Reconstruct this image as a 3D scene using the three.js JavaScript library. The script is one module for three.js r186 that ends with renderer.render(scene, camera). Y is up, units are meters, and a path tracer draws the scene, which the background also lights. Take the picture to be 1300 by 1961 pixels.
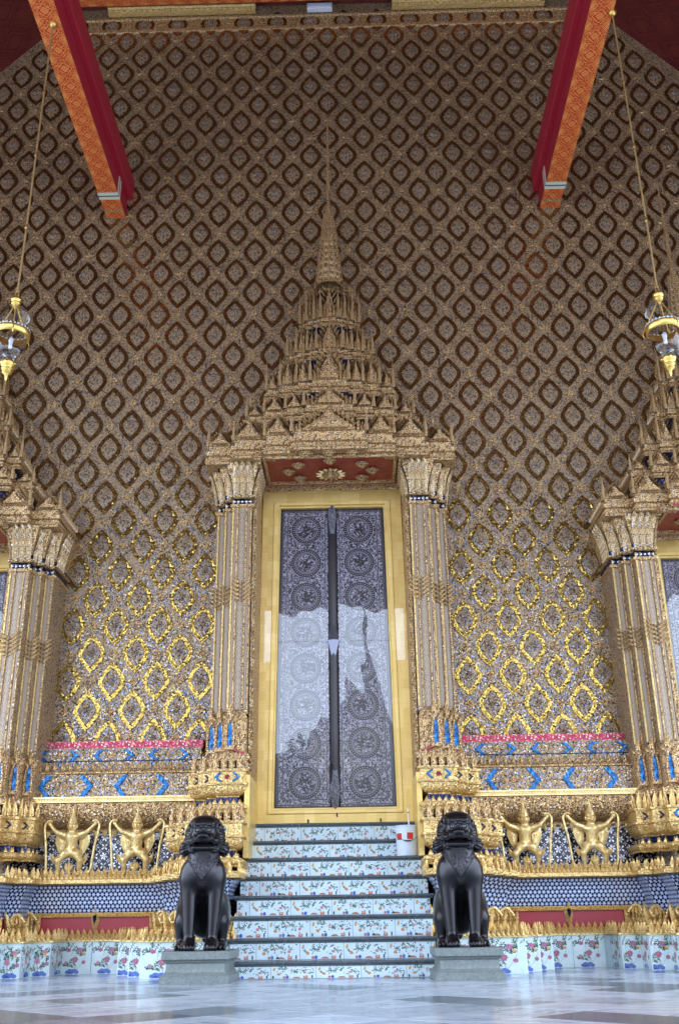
import * as THREE from 'three';
import { mergeGeometries, mergeVertices, toCreasedNormals } from 'three/addons/utils/BufferGeometryUtils.js';
import { MarchingCubes } from 'three/addons/objects/MarchingCubes.js';
import { RoundedBoxGeometry } from 'three/addons/geometries/RoundedBoxGeometry.js';

// ---------------------------------------------------------------- camera, sky, sun, exposure
const scene = new THREE.Scene();
const RAD = Math.PI / 180;
const camera = new THREE.PerspectiveCamera(54.65, 678 / 1024, 0.05, 2000);
camera.rotation.order = 'YXZ';
camera.position.set(0.29, 0.49, 0);
camera.rotation.set(22.53 * RAD, 0.853 * RAD, -0.81 * RAD);

const renderer = new THREE.WebGLRenderer({ antialias: true });
renderer.setSize(678, 1024);
renderer.toneMapping = THREE.LinearToneMapping;
renderer.toneMappingExposure = 7.2;
renderer.shadowMap.enabled = true;

{ // bright overcast sky, a little darker towards the horizon
  const w = 64, h = 32, d = new Float32Array(w * h * 4);
  for (let j = 0; j < h; j++) for (let i = 0; i < w; i++) {
    const el = ((j + 0.5) / h - 0.5) * Math.PI, s = Math.max(0, Math.sin(el)), L = el > 0 ? 1.0 * (0.76 + 0.24 * s) : 0.3;
    d.set([L * 0.79, L * 0.94, L * 1.19, 1], (j * w + i) * 4);
  }
  const sky = new THREE.DataTexture(d, w, h, THREE.RGBAFormat, THREE.FloatType);
  sky.mapping = THREE.EquirectangularReflectionMapping; sky.magFilter = THREE.LinearFilter; sky.needsUpdate = true;
  scene.background = sky; scene.environment = sky;
}
const sun = new THREE.DirectionalLight(0xfff4e4, 0.6);
sun.position.set(-6, 34, 9); sun.target.position.set(0, 0, -4);
sun.castShadow = true; sun.shadow.radius = 26; sun.shadow.mapSize.set(2048, 2048);
Object.assign(sun.shadow.camera, { left: -30, right: 30, top: 30, bottom: -30, near: 1, far: 120 });
scene.add(sun, sun.target);

// ---------------------------------------------------------------- helpers
let seedState = 12345;
const rnd = () => { seedState = (seedState + 0x6d2b79f5) | 0; let t = Math.imul(seedState ^ (seedState >>> 15), 1 | seedState); t = (t + Math.imul(t ^ (t >>> 7), 61 | t)) ^ t; return ((t ^ (t >>> 14)) >>> 0) / 4294967296; };
const seed = (n) => { seedState = n; };
const rr = (a, b) => a + (b - a) * rnd();
const pick = (a) => a[Math.floor(rnd() * a.length)];
const gauss = () => (rnd() + rnd() + rnd() + rnd() - 2) * 1.0;
const lerp = (a, b, t) => a + (b - a) * t, clamp = (x, a = 0, b = 1) => Math.min(b, Math.max(a, x));
const taken = {};
const numbered = (n) => { const k = taken[n] = (taken[n] ?? -1) + 1; return k ? n + '_' + String(k).padStart(3, '0') : n; };
function shade(o) { o.castShadow = o.receiveShadow = true; return o; }
function thing(name, label, category, pos = [0, 0, 0], group) {
  const o = new THREE.Group(); o.name = numbered(name); o.position.set(...pos); scene.add(o);
  o.userData = { label, category }; if (group) o.userData.group = group;
  return o;
}
function structure(name, geo, mat) {
  const o = geo ? new THREE.Mesh(geo, mat) : new THREE.Group(); o.name = name; o.userData = { kind: 'structure' }; scene.add(o); return shade(o);
}
function part(parent, name, geo, mat, pos, rot, scale) {
  const m = new THREE.Mesh(Array.isArray(geo) ? merge(geo) : geo, mat); m.name = name; shade(m);
  if (pos) m.position.set(...pos); if (rot) m.rotation.set(...rot); if (scale) m.scale.set(...[].concat(scale, scale, scale).slice(0, 3));
  parent.add(m); return m;
}
function merge(list) {
  const l = list.map((g) => { const k = g.index ? g.toNonIndexed() : g.clone(); for (const n of Object.keys(k.attributes)) if (!['position', 'normal', 'uv'].includes(n)) k.deleteAttribute(n); if (!k.attributes.normal) k.computeVertexNormals(); if (!k.attributes.uv) k.setAttribute('uv', new THREE.BufferAttribute(new Float32Array(k.attributes.position.count * 2), 2)); return k; });
  return mergeGeometries(l, false);
}
// texture coordinates in metres, by the way each face points
function mUV(g0) {
  const g = g0.index ? g0.toNonIndexed() : g0; if (!g.attributes.normal) g.computeVertexNormals();
  const p = g.attributes.position, n = g.attributes.normal, uv = new Float32Array(p.count * 2);
  for (let i = 0; i < p.count; i += 3) {
    let ax = 0, ay = 0, az = 0; for (let k = 0; k < 3; k++) { ax += Math.abs(n.getX(i + k)); ay += Math.abs(n.getY(i + k)); az += Math.abs(n.getZ(i + k)); }
    for (let k = 0; k < 3; k++) { const q = i + k; const [u, v] = az >= ax && az >= ay ? [p.getX(q), p.getY(q)] : ax >= ay ? [p.getZ(q), p.getY(q)] : [p.getX(q), p.getZ(q)]; uv[q * 2] = u; uv[q * 2 + 1] = v; }
  }
  g.setAttribute('uv', new THREE.BufferAttribute(uv, 2)); return g;
}
const box = (w, h, d, x = 0, y = 0, z = 0) => mUV(new THREE.BoxGeometry(w, h, d).translate(x, y, z));
const rbox = (w, h, d, r, x = 0, y = 0, z = 0) => mUV(new RoundedBoxGeometry(w, h, d, 2, r).translate(x, y, z));
// sweep a profile [[out, y]...] along a plan path [[x, z]...] with mitred corners; outward is to the left of travel seen from above (path left to right faces +z)
function sweep(path, prof, { closed = false, crease = 0.6, u0 = 0, caps = false } = {}) {
  const n = path.length, segs = closed ? n : n - 1, nor = [];
  for (let i = 0; i < segs; i++) { const a = path[i], b = path[(i + 1) % n], l = Math.hypot(b[0] - a[0], b[1] - a[1]) || 1; nor.push([-(b[1] - a[1]) / l, (b[0] - a[0]) / l, l]); }
  const mit = path.map((_, i) => {
    const a = closed ? nor[(i + segs - 1) % segs] : nor[Math.max(0, i - 1)], b = closed ? nor[i] : nor[Math.min(segs - 1, i)], d = 1 + a[0] * b[0] + a[1] * b[1];
    return [(a[0] + b[0]) / d, (a[1] + b[1]) / d];
  });
  const vl = [0]; for (let j = 1; j < prof.length; j++) vl.push(vl[j - 1] + Math.hypot(prof[j][0] - prof[j - 1][0], prof[j][1] - prof[j - 1][1]));
  const pos = [], uv = []; let u = u0;
  for (let i = 0; i < segs; i++) {
    const k = (i + 1) % n, P = (q, j) => [path[q][0] + mit[q][0] * prof[j][0], prof[j][1], path[q][1] + mit[q][1] * prof[j][0]];
    for (let j = 0; j < prof.length - 1; j++) {
      const a = P(i, j), b = P(k, j), c = P(k, j + 1), d = P(i, j + 1), u1 = u + nor[i][2];
      pos.push(...a, ...b, ...c, ...a, ...c, ...d); uv.push(u, vl[j], u1, vl[j], u1, vl[j + 1], u, vl[j], u1, vl[j + 1], u, vl[j + 1]);
    }
    u += nor[i][2];
  }
  const g = new THREE.BufferGeometry();
  g.setAttribute('position', new THREE.Float32BufferAttribute(pos, 3)); g.setAttribute('uv', new THREE.Float32BufferAttribute(uv, 2)); g.computeVertexNormals();
  return crease ? toCreasedNormals(g, crease) : g;
}
// curved profile pieces: quarter ellipses from (a) to (b); hollow > 0 concave, < 0 convex
function curve(a, b, hollow, n = 5) {
  const out = []; for (let i = 0; i <= n; i++) { const t = i / n * Math.PI / 2; out.push(hollow > 0 ? [lerp(a[0], b[0], 1 - Math.cos(t)), lerp(a[1], b[1], Math.sin(t))] : [lerp(a[0], b[0], Math.sin(t)), lerp(a[1], b[1], 1 - Math.cos(t))]); }
  return out;
}
function torus(o, y0, y1, r, n = 6) { const out = []; for (let i = 0; i <= n; i++) { const t = (i / n - 0.5) * Math.PI; out.push([o + r * Math.cos(t), (y0 + y1) / 2 + (y1 - y0) / 2 * Math.sin(t)]); } return out; }
const lathe = (pts, seg = 24) => { const g = new THREE.LatheGeometry(pts.map(([r, y]) => new THREE.Vector2(Math.max(r, 0.0001), y)), seg); return g; };
const tube = (pts, r, seg = 24, rad = 6, closed = false) => new THREE.TubeGeometry(new THREE.CatmullRomCurve3(pts.map((p) => new THREE.Vector3(...p)), closed), seg, r, rad, closed);
// a pointed leaf with a raised rib, standing on y = 0 and facing +z
function leaf(w, h, t, curl = 0, levels = [[0, 0.72], [0.22, 1], [0.45, 0.86], [0.7, 0.5], [0.88, 0.2], [1, 0]]) {
  const pos = [], uv = [], L = levels.map(([y, k]) => ({ y: y * h, w: k * w / 2, z: curl * y * y, t: t * (0.35 + 0.65 * k) }));
  const tri = (...v) => { for (const q of v) { pos.push(...q); uv.push(q[0], q[1]); } };
  for (let i = 0; i < L.length - 1; i++) {
    const a = L[i], b = L[i + 1], al = [-a.w, a.y, a.z], am = [0, a.y, a.z + a.t], ar = [a.w, a.y, a.z], bl = [-b.w, b.y, b.z], bm = [0, b.y, b.z + b.t], br = [b.w, b.y, b.z];
    tri(al, am, bm); tri(al, bm, bl); tri(am, ar, br); tri(am, br, bm); tri(ar, al, bl); tri(ar, bl, br);
  }
  const g = new THREE.BufferGeometry(); g.setAttribute('position', new THREE.Float32BufferAttribute(pos, 3)); g.setAttribute('uv', new THREE.Float32BufferAttribute(uv, 2)); g.computeVertexNormals(); return g;
}
function extrude(pts, depth, bevel = 0, holes) {
  const s = new THREE.Shape(pts.map(([x, y]) => new THREE.Vector2(x, y))); if (holes) for (const h of holes) s.holes.push(new THREE.Path(h.map(([x, y]) => new THREE.Vector2(x, y))));
  return mUV(new THREE.ExtrudeGeometry(s, { depth, bevelEnabled: bevel > 0, bevelThickness: bevel, bevelSize: bevel, bevelOffset: -bevel, bevelSegments: 1 }));
}
// pointed ogee gable, three nested layers, standing on y = 0
function gable(w, h, t) {
  const out = []; // flames along both slopes and a tall tip
  for (const s of [-1, 1]) for (let k = 0; k < 5; k++) { const f = (k + 0.6) / 5.4, x = lerp(0.47, 0.06, Math.pow(f, 0.8)) * w, y = lerp(0.14, 0.84, f) * h; out.push(leaf(w * 0.15, h * 0.27, t * 0.9, 0).rotateZ(-s * 0.5).translate(s * x, y, t * 0.25)); }
  out.push(leaf(w * 0.13, h * 0.34, t * 0.6).translate(0, h * 0.88, 0.01));
  for (let k = 0; k < 3; k++) {
    const s = 1 - 0.24 * k, R = [[0.5, 0], [0.5, 0.12], [0.42, 0.2], [0.33, 0.34], [0.22, 0.5], [0.12, 0.68], [0.05, 0.84], [0, 1]].map(([x, y]) => [x * w * s, y * h * s + 0.02 * k * h]);
    out.push(extrude([...R.map(([x, y]) => [-x, y]), ...R.slice(0, -1).reverse()], t * (0.5 + 0.5 * k), 0));
  } return merge(out);
}
// place copies of geos along a path: cb(x, z, angle, index)
function along(path, spacing, o, cb) {
  let idx = 0; for (let i = 0; i < path.length - 1; i++) {
    const [ax, az] = path[i], [bx, bz] = path[i + 1], l = Math.hypot(bx - ax, bz - az), nx = -(bz - az) / l, nz = (bx - ax) / l, n = Math.max(1, Math.round(l / spacing));
    if (l < spacing * 0.4) continue;
    for (let k = 0; k < n; k++) { const t = (k + 0.5) / n; cb(lerp(ax, bx, t) + nx * o, lerp(az, bz, t) + nz * o, Math.atan2(nx, nz), idx++); }
  }
}
// signed distance fields
const V = (x, y, z) => [x, y, z];
const sdCone = (a, b, ra, rb) => { const d = [b[0] - a[0], b[1] - a[1], b[2] - a[2]], dd = d[0] * d[0] + d[1] * d[1] + d[2] * d[2]; return (x, y, z) => { const px = x - a[0], py = y - a[1], pz = z - a[2], t = clamp((px * d[0] + py * d[1] + pz * d[2]) / dd); return Math.hypot(px - d[0] * t, py - d[1] * t, pz - d[2] * t) - lerp(ra, rb, t); }; };
const sdEll = (c, r) => (x, y, z) => { const px = x - c[0], py = y - c[1], pz = z - c[2], k0 = Math.hypot(px / r[0], py / r[1], pz / r[2]), k1 = Math.hypot(px / r[0] ** 2, py / r[1] ** 2, pz / r[2] ** 2); return k1 < 1e-9 ? -Math.min(...r) : k0 * (k0 - 1) / k1; };
const sdBox = (c, b, r) => (x, y, z) => { const qx = Math.abs(x - c[0]) - b[0] + r, qy = Math.abs(y - c[1]) - b[1] + r, qz = Math.abs(z - c[2]) - b[2] + r; return Math.hypot(Math.max(qx, 0), Math.max(qy, 0), Math.max(qz, 0)) + Math.min(Math.max(qx, qy, qz), 0) - r; };
const smin = (a, b, k) => { const h = Math.max(k - Math.abs(a - b), 0) / k; return Math.min(a, b) - h * h * k * 0.25; };
const both = (f) => (x, y, z) => f(Math.abs(x), y, z);
function sdfMesh(f, lo, hi, cell) {
  const res = Math.ceil(Math.max(hi[0] - lo[0], hi[1] - lo[1], hi[2] - lo[2]) / cell) + 6, mc = new MarchingCubes(res, new THREE.MeshStandardMaterial(), false, false, 400000), half = res / 2 * cell, c = [0, 1, 2].map((i) => (lo[i] + hi[i]) / 2);
  mc.isolation = 0; const F = mc.field; F.fill(-1);
  const rng = [0, 1, 2].map((i) => [Math.max(0, Math.floor((lo[i] - c[i]) / cell + res / 2) - 1), Math.min(res - 1, Math.ceil((hi[i] - c[i]) / cell + res / 2) + 1)]);
  for (let k = rng[2][0]; k <= rng[2][1]; k++) for (let j = rng[1][0]; j <= rng[1][1]; j++) for (let i = rng[0][0]; i <= rng[0][1]; i++) F[i + j * res + k * res * res] = -f(c[0] + (i - res / 2) * cell, c[1] + (j - res / 2) * cell, c[2] + (k - res / 2) * cell);
  mc.update();
  const n = mc.count, p = new Float32Array(n * 3);
  for (let i = 0; i < n; i++) for (let a = 0; a < 3; a++) p[i * 3 + a] = c[a] + mc.positionArray[i * 3 + a] * half;
  let g = new THREE.BufferGeometry(); g.setAttribute('position', new THREE.BufferAttribute(p, 3));
  g = mergeVertices(g, cell * 0.02); g.computeVertexNormals();
  const q = g.attributes.position, uv = new Float32Array(q.count * 2); for (let i = 0; i < q.count; i++) { uv[i * 2] = q.getX(i); uv[i * 2 + 1] = q.getY(i); }
  g.setAttribute('uv', new THREE.BufferAttribute(uv, 2)); return g;
}

// ---------------------------------------------------------------- textures
const canvas = (w, h) => { const c = document.createElement('canvas'); c.width = w; c.height = h; return [c, c.getContext('2d')]; };
function texOf(img, px, py, srgb, data) {
  const t = data ? new THREE.DataTexture(data, img[0], img[1]) : new THREE.CanvasTexture(img);
  t.wrapS = t.wrapT = THREE.RepeatWrapping; t.magFilter = THREE.LinearFilter; t.minFilter = THREE.LinearMipmapLinearFilter; t.repeat.set(1 / px, 1 / py);
  if (srgb) t.colorSpace = THREE.SRGBColorSpace; t.needsUpdate = true; return t;
}
const rgb = (r, g, b, a = 1) => `rgba(${r | 0},${g | 0},${b | 0},${a})`;
// tesserae: a jittered cell pattern; every cell has one colour, gloss and tilt of its own
function mosaic(N, cells, period, types, tilt, joint, jointCol) {
  const K = [], tot = types.reduce((s, t) => s + t.w, 0);
  for (let i = 0; i < cells * cells; i++) {
    let w = rnd() * tot, t = types[0]; for (const q of types) { if (w < q.w) { t = q; break; } w -= q.w; }
    const v = 1 + gauss() * (t.v ?? 0.15), tx = gauss() * tilt * (t.tilt ?? 1), ty = gauss() * tilt * (t.tilt ?? 1), l = Math.hypot(tx, ty, 1);
    K.push({ x: rr(0.12, 0.88), y: rr(0.12, 0.88), c: t.c.map((q) => clamp(q * v, 0, 255)), n: [tx / l, ty / l, 1 / l].map((q) => (q * 0.5 + 0.5) * 255), r: t.rough * 255, m: t.metal * 255 });
  }
  const col = new Uint8Array(N * N * 4), nor = new Uint8Array(N * N * 4), mr = new Uint8Array(N * N * 4), S = cells / N;
  for (let y = 0; y < N; y++) for (let x = 0; x < N; x++) {
    const fx = x * S, fy = y * S, cx = Math.floor(fx), cy = Math.floor(fy); let d1 = 9, d2 = 9, best = null;
    for (let j = -1; j <= 1; j++) for (let i = -1; i <= 1; i++) {
      const k = K[((cy + j + cells) % cells) * cells + (cx + i + cells) % cells], d = Math.hypot(cx + i + k.x - fx, cy + j + k.y - fy);
      if (d < d1) { d2 = d1; d1 = d; best = k; } else if (d < d2) d2 = d;
    }
    const o = (y * N + x) * 4;
    if (d2 - d1 < joint) { col.set([...jointCol, 255], o); nor.set([128, 128, 255, 255], o); mr.set([0, 230, 0, 255], o); }
    else { col.set([...best.c, 255], o); nor.set([...best.n, 255], o); mr.set([0, best.r, best.m, 255], o); }
  }
  return { map: texOf([N, N], period, period, true, col), normalMap: texOf([N, N], period, period, false, nor), mr: texOf([N, N], period, period, false, mr) };
}
const mosaicMat = (m, ns = 1, extra) => new THREE.MeshStandardMaterial({ map: m.map, normalMap: m.normalMap, normalScale: new THREE.Vector2(ns, ns), roughnessMap: m.mr, metalnessMap: m.mr, roughness: 1, metalness: 1, ...extra });
// draw something three by three so that the tile repeats
const wrapDraw = (g, w, h, x, y, f) => { for (let i = -1; i <= 1; i++) for (let j = -1; j <= 1; j++) { g.save(); g.translate(x + i * w, y + j * h); f(); g.restore(); } };
// carved scrollwork as relief
function scrollRelief(N, period, count, rmin, rmax) {
  const [c, g] = canvas(N, N); g.fillStyle = '#303030'; g.fillRect(0, 0, N, N); g.lineCap = 'round';
  for (let i = 0; i < count; i++) {
    const x = rr(0, N), y = rr(0, N), r = rr(rmin, rmax), a = rr(0, 6.28), d = rnd() < 0.5 ? 1 : -1, s = rr(110, 255) | 0;
    wrapDraw(g, N, N, x, y, () => {
      g.rotate(a); g.scale(d, 1); g.strokeStyle = rgb(s, s, s); g.lineWidth = r * 0.3; g.beginPath();
      for (let k = 0; k <= 26; k++) { const t = k / 26, q = r * (1 - t * 0.86), th = t * 8.4; const X = Math.cos(th) * q, Y = Math.sin(th) * q; k ? g.lineTo(X, Y) : g.moveTo(X, Y); } g.stroke();
      g.fillStyle = rgb(s, s, s); g.beginPath(); g.moveTo(r, 0); g.quadraticCurveTo(r * 1.5, -r * 0.6, r * 0.6, -r * 1.9); g.quadraticCurveTo(r * 0.5, -r * 0.7, r * 0.5, 0); g.fill();
    });
  }
  return texOf(c, period, period, false);
}
// patchy colour of worn gilding: base colour, with grains and patches of the others
function patchTex(N, period, base, spots, n, rmin, rmax) {
  const [c, g] = canvas(N, N); g.fillStyle = rgb(...base); g.fillRect(0, 0, N, N);
  for (let i = 0; i < n; i++) { const s = pick(spots), x = rr(0, N), y = rr(0, N), r = rr(rmin, rmax), e = rr(0.4, 1), a = rr(0, 3.14); g.fillStyle = rgb(s[0], s[1], s[2], s[3] ?? 0.5); wrapDraw(g, N, N, x, y, () => { g.rotate(a); g.beginPath(); g.ellipse(0, 0, r, r * e, 0, 0, 7); g.fill(); }); }
  return texOf(c, period, period, true);
}
seed(7);
const MO = mosaic(1024, 84, 1.15, [
  { w: 50, c: [178, 146, 104], v: 0.16, metal: 0.0, rough: 0.65 }, { w: 18, c: [206, 172, 126], v: 0.12, metal: 0.3, rough: 0.5 }, { w: 15, c: [66, 50, 42], v: 0.25, metal: 0, rough: 0.7 },
  { w: 12, c: [162, 160, 170], v: 0.15, metal: 1, rough: 0.3, tilt: 0.55 }, { w: 5, c: [60, 120, 170], v: 0.2, metal: 1, rough: 0.3, tilt: 0.8 }, { w: 3, c: [226, 190, 110], v: 0.1, metal: 1, rough: 0.3 }], 0.1, 0.1, [58, 45, 39]);
const MF = mosaic(512, 50, 0.66, [
  { w: 50, c: [174, 142, 102], v: 0.16, metal: 0, rough: 0.65 }, { w: 16, c: [194, 168, 130], v: 0.12, metal: 0.3, rough: 0.5 }, { w: 16, c: [58, 44, 38], v: 0.25, metal: 0, rough: 0.7 },
  { w: 11, c: [162, 162, 174], v: 0.14, metal: 1, rough: 0.3, tilt: 0.55 }, { w: 6, c: [56, 116, 166], v: 0.2, metal: 1, rough: 0.3, tilt: 0.7 }], 0.1, 0.1, [56, 42, 36]);
const MR = mosaic(512, 26, 0.55, [{ w: 70, c: [170, 142, 72], v: 0.1, metal: 1, rough: 0.18 }, { w: 24, c: [134, 104, 46], v: 0.12, metal: 1, rough: 0.28 }, { w: 6, c: [70, 44, 24], v: 0.2, metal: 0, rough: 0.8 }], 0.075, 0.07, [60, 38, 22]);
const MS = mosaic(512, 44, 0.5, [{ w: 50, c: [224, 180, 120], v: 0.18, metal: 0.45, rough: 0.45 }, { w: 22, c: [238, 204, 144], v: 0.12, metal: 0.6, rough: 0.4 }, { w: 14, c: [120, 88, 60], v: 0.2, metal: 0.2, rough: 0.6 }, { w: 8, c: [62, 46, 38], v: 0.3, metal: 0, rough: 0.7 }, { w: 6, c: [200, 196, 204], v: 0.1, metal: 1, rough: 0.3 }], 0.5, 0.1, [84, 60, 42]);
const MG = mosaic(512, 40, 0.5, [{ w: 56, c: [228, 194, 124], v: 0.1, metal: 0.55, rough: 0.42 }, { w: 30, c: [238, 208, 144], v: 0.08, metal: 0.6, rough: 0.38 }, { w: 12, c: [200, 160, 92], v: 0.15, metal: 0.5, rough: 0.5 }, { w: 3, c: [110, 74, 36], v: 0.3, metal: 0.2, rough: 0.6 }], 0.42, 0.07, [150, 108, 52]);
const MC = mosaic(512, 44, 0.5, [{ w: 54, c: [226, 196, 140], v: 0.12, metal: 0.45, rough: 0.42 }, { w: 7, c: [200, 200, 206], v: 0.1, metal: 0.9, rough: 0.3 }, { w: 14, c: [168, 130, 88], v: 0.2, metal: 0.3, rough: 0.55 }, { w: 5, c: [70, 60, 70], v: 0.3, metal: 0.3, rough: 0.5 }], 0.35, 0.1, [110, 84, 58]);
const MB = mosaic(256, 16, 0.34, [{ w: 10, c: [22, 90, 150], v: 0.2, metal: 0.5, rough: 0.25 }, { w: 3, c: [40, 128, 180], v: 0.12, metal: 0.5, rough: 0.25 }], 0.08, 0.06, [20, 60, 100]);
const MP = mosaic(256, 20, 0.34, [{ w: 8, c: [190, 50, 80], v: 0.15, metal: 0.3, rough: 0.35 }, { w: 3, c: [222, 120, 130], v: 0.12, metal: 0.3, rough: 0.35 }, { w: 2, c: [205, 190, 170], v: 0.1, metal: 0.5, rough: 0.3 }], 0.08, 0.08, [90, 30, 40]);
const MD = mosaic(256, 14, 0.3, [{ w: 8, c: [22, 28, 62], v: 0.3, metal: 0.4, rough: 0.2 }, { w: 3, c: [40, 60, 120], v: 0.3, metal: 0.6, rough: 0.2 }], 0.1, 0.06, [14, 14, 26]);
const RELIEF = scrollRelief(1024, 0.7, 900, 8, 22), FINE = scrollRelief(512, 0.22, 420, 6, 15);
const OLDGOLD = patchTex(512, 0.8, [190, 152, 98], [[150, 112, 72], [214, 178, 116], [120, 86, 58], [200, 168, 128], [226, 196, 140]], 2600, 2, 9);
const NEWGOLD = patchTex(512, 0.9, [236, 208, 142], [[242, 218, 158], [224, 188, 116], [240, 214, 156], [210, 166, 96, 0.3]], 700, 3, 22);
const FRAMEGOLD = (() => { // gold leaf laid in sheets, with brushed streaks
  const N = 512, [c, g] = canvas(N, N); g.fillStyle = rgb(228, 196, 120); g.fillRect(0, 0, N, N);
  for (let j = 0; j < 8; j++) for (let i = 0; i < 8; i++) { g.fillStyle = pick([rgb(236, 206, 132, 0.5), rgb(220, 184, 104, 0.45), rgb(228, 196, 120, 0.5), rgb(210, 170, 90, 0.35)]); g.fillRect(i * 64 + rr(-2, 2), j * 64 + rr(-2, 2), 66, 66); }
  for (let i = 0; i < 900; i++) { g.fillStyle = pick([rgb(246, 218, 140, 0.18), rgb(176, 128, 54, 0.16), rgb(150, 104, 44, 0.12)]); g.fillRect(rr(0, N), rr(0, N), rr(8, 90), rr(0.6, 2)); }
  for (let i = 0; i < 60; i++) { g.fillStyle = rgb(110, 70, 30, 0.4); g.fillRect(rr(0, N), rr(0, N), rr(1, 3), rr(1, 3)); }
  return texOf(c, 1, 1, true);
})();
const HEXBLUE = (() => { // white and blue glass hexagons with dark triangles between
  const P = 64, W = P * 4, Hh = Math.round(P * Math.sqrt(3)) * 2, [c, g] = canvas(W, Hh); g.fillStyle = rgb(24, 28, 58); g.fillRect(0, 0, W, Hh);
  const ry = Hh / 4; for (let j = -1; j <= 4; j++) for (let i = -1; i <= 4; i++) {
    const x = (i + (j & 1) * 0.5) * P, y = j * ry; const s = rr(0.9, 1.06);
    for (let k = 0; k < 6; k++) { const a = k * Math.PI / 3; g.save(); g.translate(x, y); g.rotate(a); g.fillStyle = rgb(186 * s + rr(-8, 8), 200 * s, 232 * s); g.beginPath(); g.moveTo(3, 0); g.lineTo(P * 0.25, -P * 0.15); g.lineTo(P * 0.5, 0); g.lineTo(P * 0.25, P * 0.15); g.fill(); g.restore(); }
    g.fillStyle = rgb(206, 216, 238); g.beginPath(); g.arc(x, y, P * 0.21, 0, 7); g.fill();
  }
  return texOf(c, 0.2, 0.2 * Hh / W, true);
})();
const BLACKFLOWER = (() => { // black glass set with white four-petal flowers
  const N = 256, [c, g] = canvas(N, N); g.fillStyle = rgb(26, 22, 30); g.fillRect(0, 0, N, N);
  for (let i = 0; i < 260; i++) { g.fillStyle = rgb(50 + rr(0, 40), 42, 54, 0.6); g.fillRect(rr(0, N), rr(0, N), rr(3, 9), rr(2, 5)); }
  const fl = (x, y, R, n, a0) => wrapDraw(g, N, N, x, y, () => { for (let k = 0; k < n; k++) { g.save(); g.rotate(a0 + k * 6.283 / n); g.fillStyle = pick([rgb(206, 206, 212), rgb(184, 184, 196), rgb(222, 222, 226)]); g.beginPath(); g.ellipse(R * 0.62, 0, R * 0.36, R * 0.2, 0, 0, 7); g.fill(); g.restore(); } g.fillStyle = rgb(150, 146, 150); g.beginPath(); g.arc(0, 0, R * 0.14, 0, 7); g.fill(); });
  for (const [x, y] of [[64, 64], [192, 192]]) fl(x, y, 54, 4, 0.785); for (const [x, y] of [[192, 64], [64, 192]]) { fl(x, y, 56, 6, 0.2); fl(x, y, 24, 5, 0); } for (const [x, y] of [[0, 0], [128, 128], [0, 128], [128, 0]]) fl(x, y, 30, 4, 0);
  return texOf(c, 0.21, 0.21, true);
})();
// shaft panel: chain of silvery glass lozenges on a gilt ground
function chainTex(w, h, link, wide) {
  const [c, g] = canvas(w, h), [d, k] = canvas(w, h); g.fillStyle = rgb(146, 118, 84); g.fillRect(0, 0, w, h); k.fillStyle = rgb(0, 160, 20); k.fillRect(0, 0, w, h);
  for (let i = 0; i < w * h / 26; i++) { const x = rr(0, w), y = rr(0, h), s = rr(1.5, 4), q = rnd(); g.fillStyle = q < 0.4 ? rgb(86, 66, 56) : q < 0.88 ? rgb(190, 160, 116) : rgb(176, 172, 176); g.fillRect(x, y, s, s); if (q >= 0.88) { k.fillStyle = rgb(0, 100, 200); k.fillRect(x, y, s, s); } }
  for (let y = link / 2, n = 0; y < h; y += link, n++) for (const [G, st, fl] of [[g, rgb(172, 164, 156), rgb(206, 174, 124)], [k, rgb(0, 110, 190), rgb(0, 130, 60)]]) {
    G.strokeStyle = st; G.lineWidth = w * 0.07; G.beginPath(); G.moveTo(w / 2, y - link * 0.42); G.quadraticCurveTo(w / 2 + wide * w, y - link * 0.1, w / 2 + wide * w, y); G.quadraticCurveTo(w / 2 + wide * w, y + link * 0.1, w / 2, y + link * 0.42); G.quadraticCurveTo(w / 2 - wide * w, y + link * 0.1, w / 2 - wide * w, y); G.quadraticCurveTo(w / 2 - wide * w, y - link * 0.1, w / 2, y - link * 0.42); G.stroke();
    G.fillStyle = fl; G.beginPath(); G.arc(w / 2, y, w * 0.07, 0, 7); G.fill();
    G.fillStyle = st; for (const s of [-1, 1]) { G.beginPath(); G.arc(w / 2 + s * w * 0.36, y + link * 0.5, w * 0.06, 0, 7); G.fill(); }
  }
  return [c, d];
}
const CH1 = chainTex(128, 512, 64, 0.27), CH2 = chainTex(96, 512, 42, 0.3);
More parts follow.
